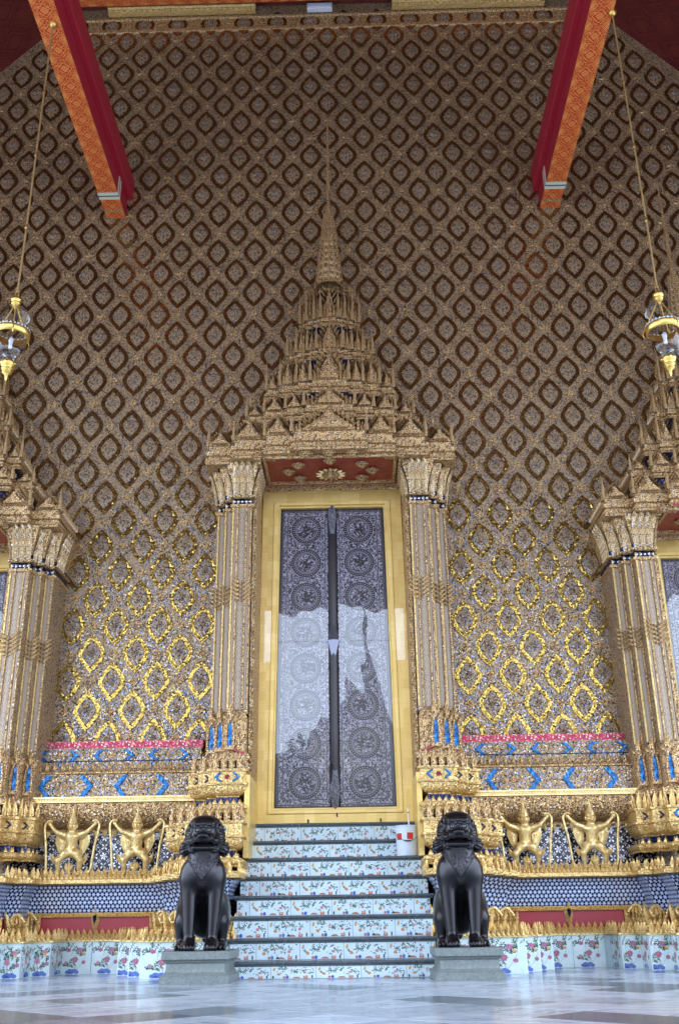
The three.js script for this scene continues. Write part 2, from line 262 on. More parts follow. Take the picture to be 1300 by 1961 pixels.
// porcelain: leaf sprays, fruit and vases on the stair risers
function spray(g, x, y, len, a, n, cols, size) {
  g.save(); g.translate(x, y); g.rotate(a); g.strokeStyle = rgb(110, 120, 96, 0.8); g.lineWidth = 1.3; g.beginPath(); g.moveTo(0, 0); g.quadraticCurveTo(len * 0.5, -len * 0.18, len, 0); g.stroke();
  for (let i = 0; i < n; i++) { const t = (i + 0.5) / n, s = i & 1 ? 1 : -1; g.save(); g.translate(len * t, -len * 0.18 * 4 * t * (1 - t) * 0.5); g.rotate(s * rr(0.4, 1.1)); g.fillStyle = pick(cols); g.beginPath(); g.ellipse(size, 0, size, size * 0.5, 0, 0, 7); g.fill(); g.restore(); }
  g.restore();
}
function bloom(g, x, y, r, col) { for (let k = 0; k < 3; k++) for (let i = 0; i < 8 - k; i++) { const a = i * 6.283 / (8 - k) + k * 0.4 + rr(-0.2, 0.2), q = r * (0.68 - k * 0.22); g.fillStyle = rgb(col[0] + rr(-22, 16) + k * 8, col[1] + rr(-18, 22) - k * 12, col[2] + rr(-18, 18) - k * 8, 0.92); g.beginPath(); g.ellipse(x + Math.cos(a) * q, y + Math.sin(a) * q, r * (0.42 - k * 0.08), r * (0.3 - k * 0.05), a, 0, 7); g.fill(); } g.fillStyle = rgb(220, 190, 90); g.beginPath(); g.arc(x, y, r * 0.12, 0, 7); g.fill(); }
const GREENS = [rgb(52, 78, 74), rgb(70, 100, 84), rgb(92, 124, 104), rgb(40, 56, 66), rgb(130, 156, 132)];
const STEPTILE = [0, 1, 2].map((v) => {
  const W = 400, Hh = 180, [c, g] = canvas(W, Hh); seed(90 + v); g.fillStyle = rgb(206, 224, 232); g.fillRect(0, 0, W, Hh);
  for (let i = 0; i < 60; i++) { g.fillStyle = rgb(220, 236, 238, 0.25); g.beginPath(); g.arc(rr(0, W), rr(0, Hh), rr(10, 40), 0, 7); g.fill(); }
  g.fillStyle = rgb(196, 166, 110); g.beginPath(); g.ellipse(30, 42, 12, 26, 0.2, 0, 7); g.fill();
  for (let i = 0; i < 11; i++) spray(g, 60 + i * 27 + rr(-8, 8), rr(40, 115), rr(40, 70), rr(-2.6, -0.2), 6, GREENS, rr(6, 9.5));
  for (let i = 0; i < 34; i++) { g.fillStyle = pick(GREENS); g.beginPath(); g.ellipse(rr(50, 380), rr(12, 135), rr(5, 11), rr(3, 7), rr(0, 3), 0, 7); g.fill(); }
  bloom(g, 70, 112, 18, [198, 148, 104]); bloom(g, 300, 92, 15, [206, 130, 140]); if (v) bloom(g, 180, 60, 12, [220, 150, 150]);
  const vase = (x, w, h, col) => { g.fillStyle = col; g.beginPath(); g.moveTo(x - w * 0.3, 176); g.quadraticCurveTo(x - w, 176 - h * 0.45, x - w * 0.35, 176 - h); g.lineTo(x + w * 0.35, 176 - h); g.quadraticCurveTo(x + w, 176 - h * 0.45, x + w * 0.3, 176); g.fill(); g.strokeStyle = rgb(80, 60, 70, 0.5); g.lineWidth = 1.5; g.stroke(); };
  vase(118, 18, 34, rgb(190, 120, 122)); vase(146, 20, 40, [rgb(66, 96, 190), rgb(90, 120, 196), rgb(74, 100, 170)][v]); g.fillStyle = rgb(170, 118, 100); g.beginPath(); g.ellipse(228, 172, 34, 22, 0, 3.14, 6.29); g.fill(); if (v === 1) { g.fillStyle = rgb(70, 76, 76); g.beginPath(); g.ellipse(196, 170, 16, 26, 0, 3.14, 6.29); g.fill(); }
  g.fillStyle = rgb(196, 112, 92); g.fillRect(288, 140, 40, 34); g.fillStyle = rgb(216, 180, 150); g.fillRect(296, 146, 24, 14); vase(366, 11, 46, rgb(96, 96, 92)); if (v === 2) vase(20, 11, 40, rgb(60, 66, 64));
  g.fillStyle = rgb(150, 178, 190); g.fillRect(0, 174, W, 3);
  return texOf(c, 1, 1, true);
});
const WALLTILE = [0, 1, 2].map((v) => {
  const W = 320, Hh = 320, [c, g] = canvas(W, Hh); seed(190 + v * 3); g.fillStyle = rgb(206, 226, 230); g.fillRect(0, 0, W, Hh);
  for (let i = 0; i < 50; i++) { g.fillStyle = rgb(224, 238, 238, 0.3); g.beginPath(); g.arc(rr(0, W), rr(0, Hh), rr(14, 50), 0, 7); g.fill(); }
  g.lineWidth = 2.4; for (let i = 0; i < 5; i++) { g.strokeStyle = rgb(104, 110, 92, 0.8); g.beginPath(); g.moveTo(170 + rr(-30, 30), 300); g.bezierCurveTo(rr(90, 250), 220, rr(40, 280), 160, rr(50, 280), rr(40, 120)); g.stroke(); }
  for (let i = 0; i < 26; i++) spray(g, rr(20, 290), rr(40, 280), rr(40, 70), rr(-3.1, 0.2), 6, GREENS, rr(7, 12));
  const P = v === 1 ? [[196, 126, 92], [186, 112, 122]] : [[178, 112, 148], [168, 112, 140], [194, 140, 158]];
  for (const [x, y, r] of [[82, 90, 22], [216, 80, 26], [150, 170, 29], [56, 200, 17], [250, 196, 20]]) bloom(g, x + rr(-16, 16), y + rr(-12, 12), r, pick(P)); bloom(g, 236, 116, 15, [222, 186, 90]);
  g.fillStyle = rgb(84, 116, 190); for (let i = 0; i < 5; i++) { g.beginPath(); g.ellipse(90 + i * 22 + v * 30, 298 - (i % 2) * 14, 24, 18, 0, 0, 7); g.fill(); } g.fillStyle = rgb(58, 84, 150); g.beginPath(); g.ellipse(112 + v * 30, 304, 18, 11, 0, 0, 7); g.fill();
  return texOf(c, 1, 1, true);
});
const MARBLE = [0, 1, 2, 3, 4].map((v) => {
  const N = 256, [c, g] = canvas(N, N); seed(300 + v); const b = [204, 178, 136, 192, 98][v]; g.fillStyle = rgb(b - 6, b, b + 9); g.fillRect(0, 0, N, N); const a = rr(-0.3, 0.3) + (v & 1 ? 0.5 : -0.4);
  for (let i = 0; i < 110; i++) { const s = b + rr(-74, 34); g.save(); g.translate(rr(0, N), rr(0, N)); g.rotate(a + rr(-0.25, 0.25)); g.fillStyle = rgb(s - 10, s, s + 12, rr(0.2, 0.5)); g.beginPath(); g.ellipse(0, 0, rr(20, 120), rr(1.2, 9), 0, 0, 7); g.fill(); g.restore(); }
  for (let i = 0; i < 9; i++) { g.strokeStyle = rgb(50, 60, 82, rr(0.3, 0.75)); g.lineWidth = rr(1, 4); let x = rr(-30, N), y = rr(0, N); g.beginPath(); g.moveTo(x, y); for (let k = 0; k < 7; k++) { x += Math.cos(a + rr(-0.6, 0.6)) * 34; y += Math.sin(a + rr(-0.6, 0.6)) * 34; g.lineTo(x, y); } g.stroke(); }
  return texOf(c, 0.62, 0.62, true);
});
const STONE = patchTex(512, 0.9, [112, 120, 116], [[96, 106, 102], [126, 134, 130], [84, 92, 90], [138, 144, 138]], 2400, 1, 7);
const TREAD = patchTex(512, 1.3, [82, 92, 96], [[68, 78, 84], [98, 108, 110], [110, 120, 120], [58, 68, 74]], 1500, 1, 8);
// mother-of-pearl inlay on black lacquer
const pearl = () => pick([rgb(212, 204, 220), rgb(192, 188, 212), rgb(222, 216, 226), rgb(178, 174, 202), rgb(204, 192, 204)]);
function curls(g, x0, y0, w, h, n, size) { for (let i = 0; i < n; i++) { const x = x0 + rr(0, w), y = y0 + rr(0, h), r = rr(size * 0.5, size), a = rr(0, 6.28), d = rnd() < 0.5 ? -1 : 1; g.save(); g.translate(x, y); g.rotate(a); g.scale(d, 1); g.strokeStyle = pearl(); g.lineWidth = size * 0.34; g.beginPath(); g.arc(0, 0, r * 0.6, 0, 4.2); g.stroke(); g.beginPath(); g.moveTo(r * 0.6, 0); g.quadraticCurveTo(r, -r, r * 0.3, -r * 1.5); g.stroke(); g.restore(); } }
const LEAFTEX = (() => {
  const W = 384, Hh = 2048, [c, g] = canvas(W, Hh); seed(55); g.fillStyle = rgb(22, 18, 26); g.fillRect(0, 0, W, Hh); curls(g, 26, 14, W - 52, Hh - 28, 12000, 5.0);
  g.strokeStyle = rgb(20, 16, 24); g.lineWidth = 5; for (const k of [20, 52]) g.strokeRect(k, k, W - 2 * k, Hh - 2 * k); g.strokeStyle = rgb(176, 172, 192); g.lineWidth = 1.6; for (const k of [15, 25, 48, 57]) g.strokeRect(k, k, W - 2 * k, Hh - 2 * k);
  return texOf(c, 1, 1, true);
})();
const MEDAL = [0, 1, 2, 3].map((v) => {
  const N = 256, [c, g] = canvas(N, N); seed(70 + v); g.fillStyle = rgb(24, 20, 28); g.fillRect(0, 0, N, N); const ring = (r, w, s) => { g.strokeStyle = s; g.lineWidth = w; g.beginPath(); g.arc(128, 128, r, 0, 7); g.stroke(); };
  ring(109, 36, rgb(8, 6, 10)); ring(126, 3, rgb(150, 144, 160)); for (let i = 0; i < 36; i++) { const a = i * 6.283 / 36; g.fillStyle = pearl(); g.beginPath(); g.arc(128 + 110 * Math.cos(a), 128 + 110 * Math.sin(a), 3.6, 0, 7); g.fill(); }
  ring(96, 3, rgb(186, 180, 196)); for (let i = 0; i < 90; i++) { const a = i * 6.283 / 90; g.strokeStyle = pearl(); g.lineWidth = 2; g.beginPath(); g.moveTo(128 + 82 * Math.cos(a), 128 + 82 * Math.sin(a)); g.lineTo(128 + 92 * Math.cos(a + 0.05), 128 + 92 * Math.sin(a + 0.05)); g.stroke(); }
  g.save(); g.beginPath(); g.arc(128, 128, 80, 0, 7); g.clip(); curls(g, 46, 46, 164, 164, 250, 6.5); g.strokeStyle = rgb(18, 14, 20); g.lineWidth = 9; g.lineCap = 'round';
  for (let i = 0; i < 13; i++) { let x = 128 + rr(-46, 46), y = 128 + rr(-46, 46), a = rr(0, 6.28); g.lineWidth = rr(5, 10); g.beginPath(); g.moveTo(x, y); for (let k = 0; k < 4; k++) { a += rr(-1, 1); x += Math.cos(a) * 15; y += Math.sin(a) * 15; g.lineTo(x, y); } g.stroke(); } g.restore();
  return texOf(c, 1, 1, true);
});
function printTex(ground, gold, N, k) { // stencilled gold lozenges on painted timber
  const [c, g] = canvas(N, N); g.fillStyle = rgb(...ground); g.fillRect(0, 0, N, N); const d = (r, w) => { g.lineWidth = w; g.beginPath(); g.moveTo(0, -r); g.lineTo(r, 0); g.lineTo(0, r); g.lineTo(-r, 0); g.closePath(); g.stroke(); };
  g.strokeStyle = g.fillStyle = rgb(...gold);
  for (const [x, y] of [[N / 2, N / 2], [0, 0]]) wrapDraw(g, N, N, x, y, () => { for (const r of [0.1, 0.17, 0.33]) { for (let i = 0; i < 26 * r * 10; i++) { const t = i / (26 * r * 10) * 4, q = Math.floor(t), f = t - q, P = [[0, -1], [1, 0], [0, 1], [-1, 0], [0, -1]]; g.fillRect(lerp(P[q][0], P[q + 1][0], f) * r * N - k / 2, lerp(P[q][1], P[q + 1][1], f) * r * N - k / 2, k, k); } } g.beginPath(); g.arc(0, 0, N * 0.035, 0, 7); g.fill(); });
  wrapDraw(g, N, N, N / 2, N / 2, () => d(N * 0.25, k * 0.8)); for (let i = 0; i < 700; i++) { const x = rr(0, N), y = rr(0, N); if (Math.abs(((x + y) / N * 2) % 1 - 0.5) > 0.28 || Math.abs(((x - y + N * 2) / N * 2) % 1 - 0.5) > 0.28) g.fillRect(x, y, k * 0.8, k * 0.8); }
  return c;
}
seed(21); const BEAMPRINT = texOf(printTex([180, 44, 14], [230, 150, 76], 256, 8), 0.3, 0.3, true), CEILPRINT = texOf(printTex([92, 24, 26], [120, 60, 36], 256, 6), 0.6, 0.6, true);
const REDWOOD = patchTex(256, 0.6, [128, 34, 28], [[118, 30, 26], [140, 42, 32], [110, 34, 26]], 240, 2, 14), SOFFITRED = patchTex(256, 0.8, [150, 58, 38], [[140, 46, 32], [166, 74, 48], [128, 44, 30]], 300, 2, 16);

// ---------------------------------------------------------------- materials
const std = (o) => new THREE.MeshStandardMaterial(o), phys = (o) => new THREE.MeshPhysicalMaterial(o), lin = (r, g, b) => new THREE.Color().setRGB(r, g, b);
const M = {
  wall: mosaicMat(MO), field: mosaicMat(MF), ring: mosaicMat(MR), blue: mosaicMat(MB), pink: mosaicMat(MP), dark: mosaicMat(MD),
  gold: mosaicMat(MG, 0.5),
  goldPlain: std({ map: NEWGOLD, metalness: 0.5, roughness: 0.4 }),
  goldCarve: mosaicMat(MG, 1.2),
  goldFine: mosaicMat(MG, 0.8),
  old: mosaicMat(MS, 0.9),
  oldCarve: mosaicMat(MS, 1.2),
  frame: std({ map: FRAMEGOLD, metalness: 0.45, roughness: 0.38 }),
  hex: std({ map: HEXBLUE, metalness: 0.2, roughness: 0.25 }), flower: std({ map: BLACKFLOWER, metalness: 0.25, roughness: 0.25 }),
  chain: [CH1, CH2].map(([c, d], i) => { const a = texOf(c, 1, 1, true), b = texOf(d, 1, 1, false); return std({ map: a, roughnessMap: b, metalnessMap: b, roughness: 1, metalness: 1 }); }),
  red: std({ color: lin(0.36, 0.018, 0.03), roughness: 0.4 }), redBeam: std({ color: lin(0.4, 0.014, 0.034), roughness: 0.5 }), redwood: std({ map: REDWOOD, roughness: 0.55 }), soffit: std({ map: SOFFITRED, roughness: 0.5 }),
  print: std({ map: BEAMPRINT, roughness: 0.5, metalness: 0.1 }), ceil: std({ map: CEILPRINT, roughness: 0.6 }), maroon: std({ map: CEILPRINT, color: lin(1, 0.62, 0.72), roughness: 0.6 }),
  tile: STEPTILE.map((t) => phys({ map: t, roughness: 0.12, clearcoat: 0.4, clearcoatRoughness: 0.05 })), wtile: WALLTILE.map((t) => phys({ map: t, roughness: 0.14, clearcoat: 0.4, clearcoatRoughness: 0.06 })),
  porcelain: phys({ color: lin(0.55, 0.68, 0.72), roughness: 0.14, clearcoat: 0.4, clearcoatRoughness: 0.06 }),
  marble: MARBLE.map((t) => phys({ map: t, roughness: 0.145, specularIntensity: 0.4 })), stone: std({ map: STONE, roughness: 0.42, bumpMap: STONE, bumpScale: 0.002 }), tread: std({ map: TREAD, roughness: 0.2 }),
  leaf: std({ map: LEAFTEX, roughness: 0.3 }), medal: MEDAL.map((t) => std({ map: t, roughness: 0.3 })), lacquer: std({ color: lin(0.02, 0.014, 0.018), roughness: 0.25 }),
  glass: phys({ color: 0xffffff, transmission: 1, thickness: 0, roughness: 0.0, ior: 1.62, metalness: 0 }),
  bowl: phys({ color: lin(0.93, 0.95, 0.97), transmission: 1, thickness: 0, roughness: 0.02, ior: 1.5 }),
  brass: std({ color: lin(0.78, 0.52, 0.14), metalness: 0.9, roughness: 0.3 }), cord: std({ color: lin(0.42, 0.26, 0.1), roughness: 0.6, metalness: 0.3 }),
  white: std({ color: lin(0.72, 0.75, 0.8), roughness: 0.35 }), plastic: phys({ color: lin(0.62, 0.7, 0.84), roughness: 0.35 }), redSticker: std({ color: lin(0.62, 0.02, 0.02), roughness: 0.4 }), navy: std({ color: lin(0.03, 0.03, 0.08), roughness: 0.4 }), blackWire: std({ color: lin(0.02, 0.02, 0.02), roughness: 0.5 }),
  paleGreen: std({ color: lin(0.6, 0.62, 0.46), roughness: 0.6 }), joint: std({ color: lin(0.1, 0.11, 0.12), roughness: 0.7 }), ruby: std({ color: lin(0.3, 0.03, 0.04), roughness: 0.3, metalness: 0.3 }),
  paving: std({ color: lin(0.2, 0.195, 0.185), roughness: 0.85 }), plaster: std({ color: lin(0.7, 0.69, 0.66), roughness: 0.8 }), rooftile: std({ color: lin(0.1, 0.05, 0.02), roughness: 0.5 }), backlitStone: std({ color: lin(0.1, 0.095, 0.085), roughness: 0.8 }), backlitGold: std({ color: lin(0.06, 0.05, 0.03), roughness: 0.5, metalness: 0.3 }), foliage: std({ color: lin(0.035, 0.07, 0.025), roughness: 0.8 }), bark: std({ color: lin(0.12, 0.09, 0.06), roughness: 0.9 }),  // court spire and cloister: backlit shade is put into their dark base colours
};

// ---------------------------------------------------------------- setting: ground, floor, wall, porch roof
const W = -12.7; // the wall's plane; z = W + (distance in front of the wall)
{
  const g = structure('ground', mUV(new THREE.PlaneGeometry(600, 600).rotateX(-Math.PI / 2).translate(0, -0.45, 0)), M.paving);
  const f = structure('floor'); // raised porch floor of polished marble laid diagonally
  part(f, 'floor_slab', box(27, 0.46, 22.6, 0, -0.236, W + 11.1), M.joint);
  seed(31); const s = 0.52, vars = M.marble.map(() => [0, 1].map(() => mUV(new THREE.BoxGeometry(s - 0.004, 0.02, s - 0.004).rotateY(Math.PI / 4).translate(0, -0.01, 0))));
  const step = s * Math.SQRT1_2; let pos = [], rest = [];
  for (let i = -36; i <= 36; i++) for (let j = -1; j <= 60; j++) {
    if ((i + j) & 1) continue; const x = 0.1 + i * step, z = W + j * step; if (z > 9.4 || z < W - 0.1) continue;
    const D = -z, seen = D > 4.2 && D < 12.3 && Math.abs(x - 0.15) < 0.45 + D * 0.36 && !(Math.abs(x) < 1 && D > 10.6);
    const v = pick([0, 0, 1, 1, 2, 3, 3, 4]); (seen ? pos : rest).push([x, z, v, rr(0.0, 0.0006), pick([0, 1, 2, 3])]);
  }
  const turned = {}; const geo = (v, q) => turned[v + '_' + q] ??= (() => { const g = vars[v][0].clone().rotateY(q * Math.PI / 2); const uv = g.attributes.uv; for (let i = 0; i < uv.count; i++) { const a = q * 1.57, x = uv.getX(i), y = uv.getY(i); uv.setXY(i, x * Math.cos(a) - y * Math.sin(a) + q * 0.21, x * Math.sin(a) + y * Math.cos(a) + v * 0.17); } return g; })();
  for (const [x, z, v, y, q] of pos.slice(0, 300)) part(f, 'floor_tile', geo(v, q), M.marble[v], [x, y, z], [rr(-0.0012, 0.0012), 0, rr(-0.0012, 0.0012)]);
  for (let v = 0; v < 5; v++) { const l = [...rest, ...pos.slice(300)].filter((r) => r[2] === v); if (l.length) { const m = part(f, 'floor_tiles_far', l.map(([x, z, , y, q]) => geo(v, q).clone().translate(x, y, z)), M.marble[v]); m.userData.kind = 'stuff'; } }
}
// lozenge lattice of the wall
const LX = 0.289, LY = 0.3743, LH = 9.793;
const roofAt = (x) => Math.min(15.45, 15.45 - (Math.abs(x) - 4.4) * 1.17);
{
  const t = thing('temple_wall', 'tall wall of gilded glass mosaic with rows of pointed lozenges behind the spired doorways', 'wall', [0, 0, W]);
  const shape = [[-9.6, 0], [9.6, 0], [9.6, roofAt(9.6) + 0.1], [4.4, 15.55], [-4.4, 15.55], [-9.6, roofAt(9.6) + 0.1]];
  part(t, 'wall_face', extrude(shape, 0.6).translate(0, 0, -0.6), M.wall);
  const outline = (a, b, n = 7) => { const q = []; const quad = (p0, p1, p2) => { for (let i = 0; i < n; i++) { const k = i / n; q.push([(1 - k) ** 2 * p0[0] + 2 * k * (1 - k) * p1[0] + k * k * p2[0], (1 - k) ** 2 * p0[1] + 2 * k * (1 - k) * p1[1] + k * k * p2[1]]); } }; quad([0, b], [a, 0.36 * b], [a, 0]); quad([a, 0], [a, -0.36 * b], [0, -b]); quad([0, -b], [-a, -0.36 * b], [-a, 0]); quad([-a, 0], [-a, 0.36 * b], [0, b]); return q; };
  const A = 0.174, B = 0.262, ringShape = (da) => { const o = outline(A, B), i = outline(A - 0.056 + da, B - 0.076 + da); return extrude(o, 0.012, 0, [i]); };
  const rings = [0, 1, 2, 3].map((k) => { const g = ringShape(0).translate(0, 0, 0.004); const uv = g.attributes.uv; for (let i = 0; i < uv.count; i++) uv.setXY(i, uv.getX(i) + k * 0.13, uv.getY(i) + k * 0.19); return g; });
  // the middle of a lozenge: a low cushion of mosaic with a flower of raised petals
  const cushion = [0, 1, 2, 3].map((k) => {
    const o = outline(A - 0.054, B - 0.073, 6), pos = [], uv = [], L = [[1, 0.006], [0.93, 0.022], [0.5, 0.026], [0, 0.027]];
    for (let i = 0; i < o.length; i++) for (let j = 0; j < 3; j++) { const a = o[i], b = o[(i + 1) % o.length], P = (q, l) => [q[0] * L[l][0], q[1] * L[l][0], L[l][1]]; const v = j < 2 ? [P(a, j), P(a, j + 1), P(b, j), P(b, j), P(a, j + 1), P(b, j + 1)] : [P(a, 2), P(a, 3), P(b, 2)]; for (const p of v) { pos.push(...p); uv.push(p[0] + k * 0.17, p[1] + k * 0.23); } }
    const g = new THREE.BufferGeometry(); g.setAttribute('position', new THREE.Float32BufferAttribute(pos, 3)); g.setAttribute('uv', new THREE.Float32BufferAttribute(uv, 2)); g.computeVertexNormals(); if (g.attributes.normal.getZ(0) < 0) throw new Error('cushion faces in'); return g;
  });
  const flower = (() => { const l = []; for (let k = 0; k < 8; k++) l.push(leaf(0.026, 0.05, 0.012).translate(0, 0.012, 0).rotateZ(k * Math.PI / 4)); l.push(new THREE.SphereGeometry(0.016, 6, 4).scale(1, 1, 0.7)); return merge(l); })();
  const knot = (() => { const l = [new THREE.BoxGeometry(0.095, 0.095, 0.014).rotateZ(Math.PI / 4).translate(0, 0, 0.006)]; for (let k = 0; k < 4; k++) l.push(leaf(0.034, 0.05, 0.012).translate(0, 0.006, 0.013).rotateZ(k * Math.PI / 2)); return mUV(merge(l)); })();
  const shifted = (g0, k) => { const g = g0.clone(), uv = g.attributes.uv; for (let i = 0; i < uv.count; i++) uv.setXY(i, uv.getX(i) + k * 0.137, uv.getY(i) + k * 0.211); return g; }, flowers = [0, 1, 2, 3, 4, 5].map((k) => shifted(mUV(flower), k)), knots = [0, 1, 2, 3, 4].map((k) => shifted(knot, k));
  seed(77); const spots = [];
  for (let r = -15; r <= 19; r++) for (let c = -24; c <= 24; c++) {
    const x = c * LX, h = LH - r * LY, odd = ((c + r) & 1) === 0; // r odd at the axis
    if (h < 2.62 || Math.abs(x) > 7.1 || h > roofAt(x) - 0.32) continue;
    if (Math.abs(x) < 1.55 && h < 6.3) continue; if (Math.abs(x) > 3.75 && h < 5.1) continue;
    const D = 12.7, z = D * 0.924 + (h - 0.49) * 0.383, sx = (x - 0.29 + 0.19) / z; if (Math.abs(sx) > 0.36) { continue; }
    spots.push({ x, h, loz: !odd, k: Math.floor(rnd() * 4), size: 1 / z });
  }
  const loz = spots.filter((s) => s.loz).sort((a, b) => b.size - a.size), kn = spots.filter((s) => !s.loz).sort((a, b) => b.size - a.size);
  loz.forEach((s, i) => { s.part = i < 300; }); kn.forEach((s, i) => { s.part = i < 300; });
  for (const s of loz.filter((q) => q.part)) { const m = part(t, 'lozenge_frame', rings[s.k], M.ring, [s.x, s.h, 0]); part(m, 'lozenge_cushion', cushion[s.k], M.field); part(m, 'flower', flowers[Math.floor(rnd() * 6)], M.field, [0, 0, 0.026], [0, 0, rr(-0.2, 0.2)]); }
  for (const s of kn.filter((q) => q.part)) part(t, 'rosette', knots[Math.floor(rnd() * 5)], M.old, [s.x, s.h, 0]);
  const far = loz.filter((q) => !q.part), stuff = (n, l, m) => { if (l.length) part(t, n, l, m).userData.kind = 'stuff'; };
  stuff('far_lozenge_frames', far.map((s) => rings[s.k].clone().translate(s.x, s.h, 0)), M.ring); stuff('far_lozenge_cushions', far.map((s) => cushion[s.k].clone().translate(s.x, s.h, 0)), M.field); stuff('far_flowers', far.map((s, i) => flowers[i % 6].clone().translate(s.x, s.h, 0.026)), M.field); stuff('far_rosettes', kn.filter((q) => !q.part).map((s, i) => knots[i % 5].clone().translate(s.x, s.h, 0)), M.old);
  // bands along the head of the wall
  const P = [[-4.3, 0], [4.4, 0]]; part(t, 'head_band', sweep(P, [[0, 14.86], [0.03, 14.88], [0.03, 14.93], [0.015, 14.95], [0.015, 15.14], [0.04, 15.16], [0.04, 15.2], [0, 15.22]]), M.oldCarve);
}
{ // porch roof: flat middle, sloping sides, gable closing the front above the eave
  const r = structure('ceiling'); const z0 = W - 0.3, zl = 22.2;
  const slab = (pts, m, n) => part(r, n, extrude(pts, zl).translate(0, 0, z0), m);
  slab([[-4.4, 15.45], [4.4, 15.45], [4.4, 15.75], [-4.4, 15.75]], M.ceil, 'ceiling_panel');
  for (const s of [-1, 1]) slab([[s * 4.4, 15.45], [s * 9.9, roofAt(9.9)], [s * 9.9, roofAt(9.9) + 0.35], [s * 4.4, 15.75]], M.maroon, 'sloping_panel');
  part(r, 'front_gable', extrude([[-8.3, 11.05], [8.3, 11.05], [4.4, 15.8], [-4.4, 15.8]], 0.4).translate(0, 0, z0 + zl), M.redwood);
  // cornice strips and painted cross beam where the ceiling meets the wall
  part(r, 'cross_beam', box(8.7, 0.2, 0.34, 0, 15.35, W + 0.42), M.print);
  for (const [a, b] of [[-3.82, -1.24], [1.14, 3.79]]) { part(r, 'gilt_cornice', sweep([[a, W + 0.02], [b, W + 0.02]], [[0, 15.24], [0.1, 15.25], [0.1, 15.3], [0.14, 15.32], [0.14, 15.39], [0, 15.4]]), M.goldFine); part(r, 'cornice_beading', (() => { const l = []; for (let x = a + 0.05; x < b; x += 0.1) l.push(rbox(0.075, 0.03, 0.02, 0.008, x, 15.275, W + 0.125)); return merge(l); })(), M.goldPlain); }
}
function pillar(x, label, H = 11.05) {
  const t = thing('porch_pillar', label, 'pillar', [x, 0, 8.6], 'porch pillars behind the viewer');
  part(t, 'shaft', sweep([[-0.3, 0.3], [0.3, 0.3], [0.3, -0.3], [-0.3, -0.3]], [[0.12, 0], [0.12, 0.4], [0.02, 0.5], [0, 0.6], [-0.04, H - 0.8], [0.03, H - 0.7]], { closed: true }), M.plaster);
  part(t, 'capital', sweep([[-0.3, 0.3], [0.3, 0.3], [0.3, -0.3], [-0.3, -0.3]], [[0.0, H - 0.7], [0.06, H - 0.66], [0.02, H - 0.56], [0.18, H - 0.1], [0.2, H - 0.03], [-0.3, H - 0.01]], { closed: true }), M.gold);
}
pillar(-4.6, 'square white porch pillar behind the viewer, inner one on the left'); pillar(4.9, 'square white porch pillar behind the viewer, inner one on the right'); pillar(-9.2, 'square white porch pillar behind the viewer, outer one on the left', 9.75); pillar(9.2, 'square white porch pillar behind the viewer, outer one on the right', 9.75);
// tie beams running out from the wall
function beam(x, label) {
  const t = thing('tie_beam', label, 'beam', [x, 10.88, W], 'painted tie beams'), L = 22.1;
  part(t, 'upper_timber', rbox(0.48, 0.4, L, 0.02, 0, 0.535, L / 2), M.redBeam);
  part(t, 'lower_timber', box(0.296, 0.31, L, 0, 0.169, L / 2), M.redBeam);
  part(t, 'painted_soffit', box(0.3, 0.012, L - 0.62, 0, 0.006, 0.62 + (L - 0.62) / 2), M.print);
  part(t, 'end_soffit', box(0.3, 0.012, 0.46, 0, 0.006, 0.23), M.print);
  for (const [z, w] of [[0.49, 0.05], [0.58, 0.05]]) part(t, 'pale_band', box(0.316, 0.335, w, 0, 0.16, z), M.paleGreen);
  part(t, 'dark_band', box(0.31, 0.325, 0.025, 0, 0.164, 0.535), M.navy); part(t, 'end_band', box(0.306, 0.02, 0.05, 0, 0.004, 0.2), M.oldCarve);
}
beam(-3.37, 'orange and gold painted tie beam with red sides, running to the wall at upper left'); beam(3.48, 'orange and gold painted tie beam with red sides, running to the wall at upper right');
{ const t = thing('light_fitting', 'small white box light fitting on the wall under the ceiling', 'light fitting', [-0.12, 15.26, W + 0.05]); part(t, 'housing', rbox(0.44, 0.13, 0.1, 0.015, 0, 0, 0.05), M.white); part(t, 'diffuser', rbox(0.38, 0.075, 0.012, 0.005, 0, 0, 0.106), M.plastic); }

// ---------------------------------------------------------------- bases and doorways
const goldPetals = [0, 1, 2].map((k) => merge([leaf(0.064, 0.112 + k * 0.005, 0.026, 0.012), leaf(0.036, 0.07, 0.018, 0.008).translate(0, 0.008, 0.016)]));
const smallPetals = [0, 1].map((k) => leaf(0.046, 0.062 + k * 0.004, 0.018, 0.006));
const bigPetals = [0, 1, 2].map((k) => merge([leaf(0.088, 0.21 + k * 0.014, 0.03, 0.02), leaf(0.052, 0.12, 0.02, 0.012).translate(0, 0.012, 0.024)]));
const capPetal = merge([leaf(0.098, 0.5, 0.03, 0.13, [[0, 0.7], [0.3, 0.85], [0.6, 1], [0.8, 0.85], [0.92, 0.45], [1, 0]]), leaf(0.055, 0.4, 0.024, 0.085, [[0, 0.7], [0.3, 0.85], [0.6, 1], [0.8, 0.8], [0.92, 0.4], [1, 0]]).translate(0, 0.02, 0.022)]);
function petals(parent, path, y, spacing, o, geos, mat, name = 'petal', s = 1) { along(path, spacing, o, (x, z, a, i) => { if (Math.abs(Math.sin(a)) > 0.9 && (z < 0.1 || i & 1)) return; part(parent, name, geos[i % geos.length], mat, [x, y, z], [0, a, 0], s); }); }
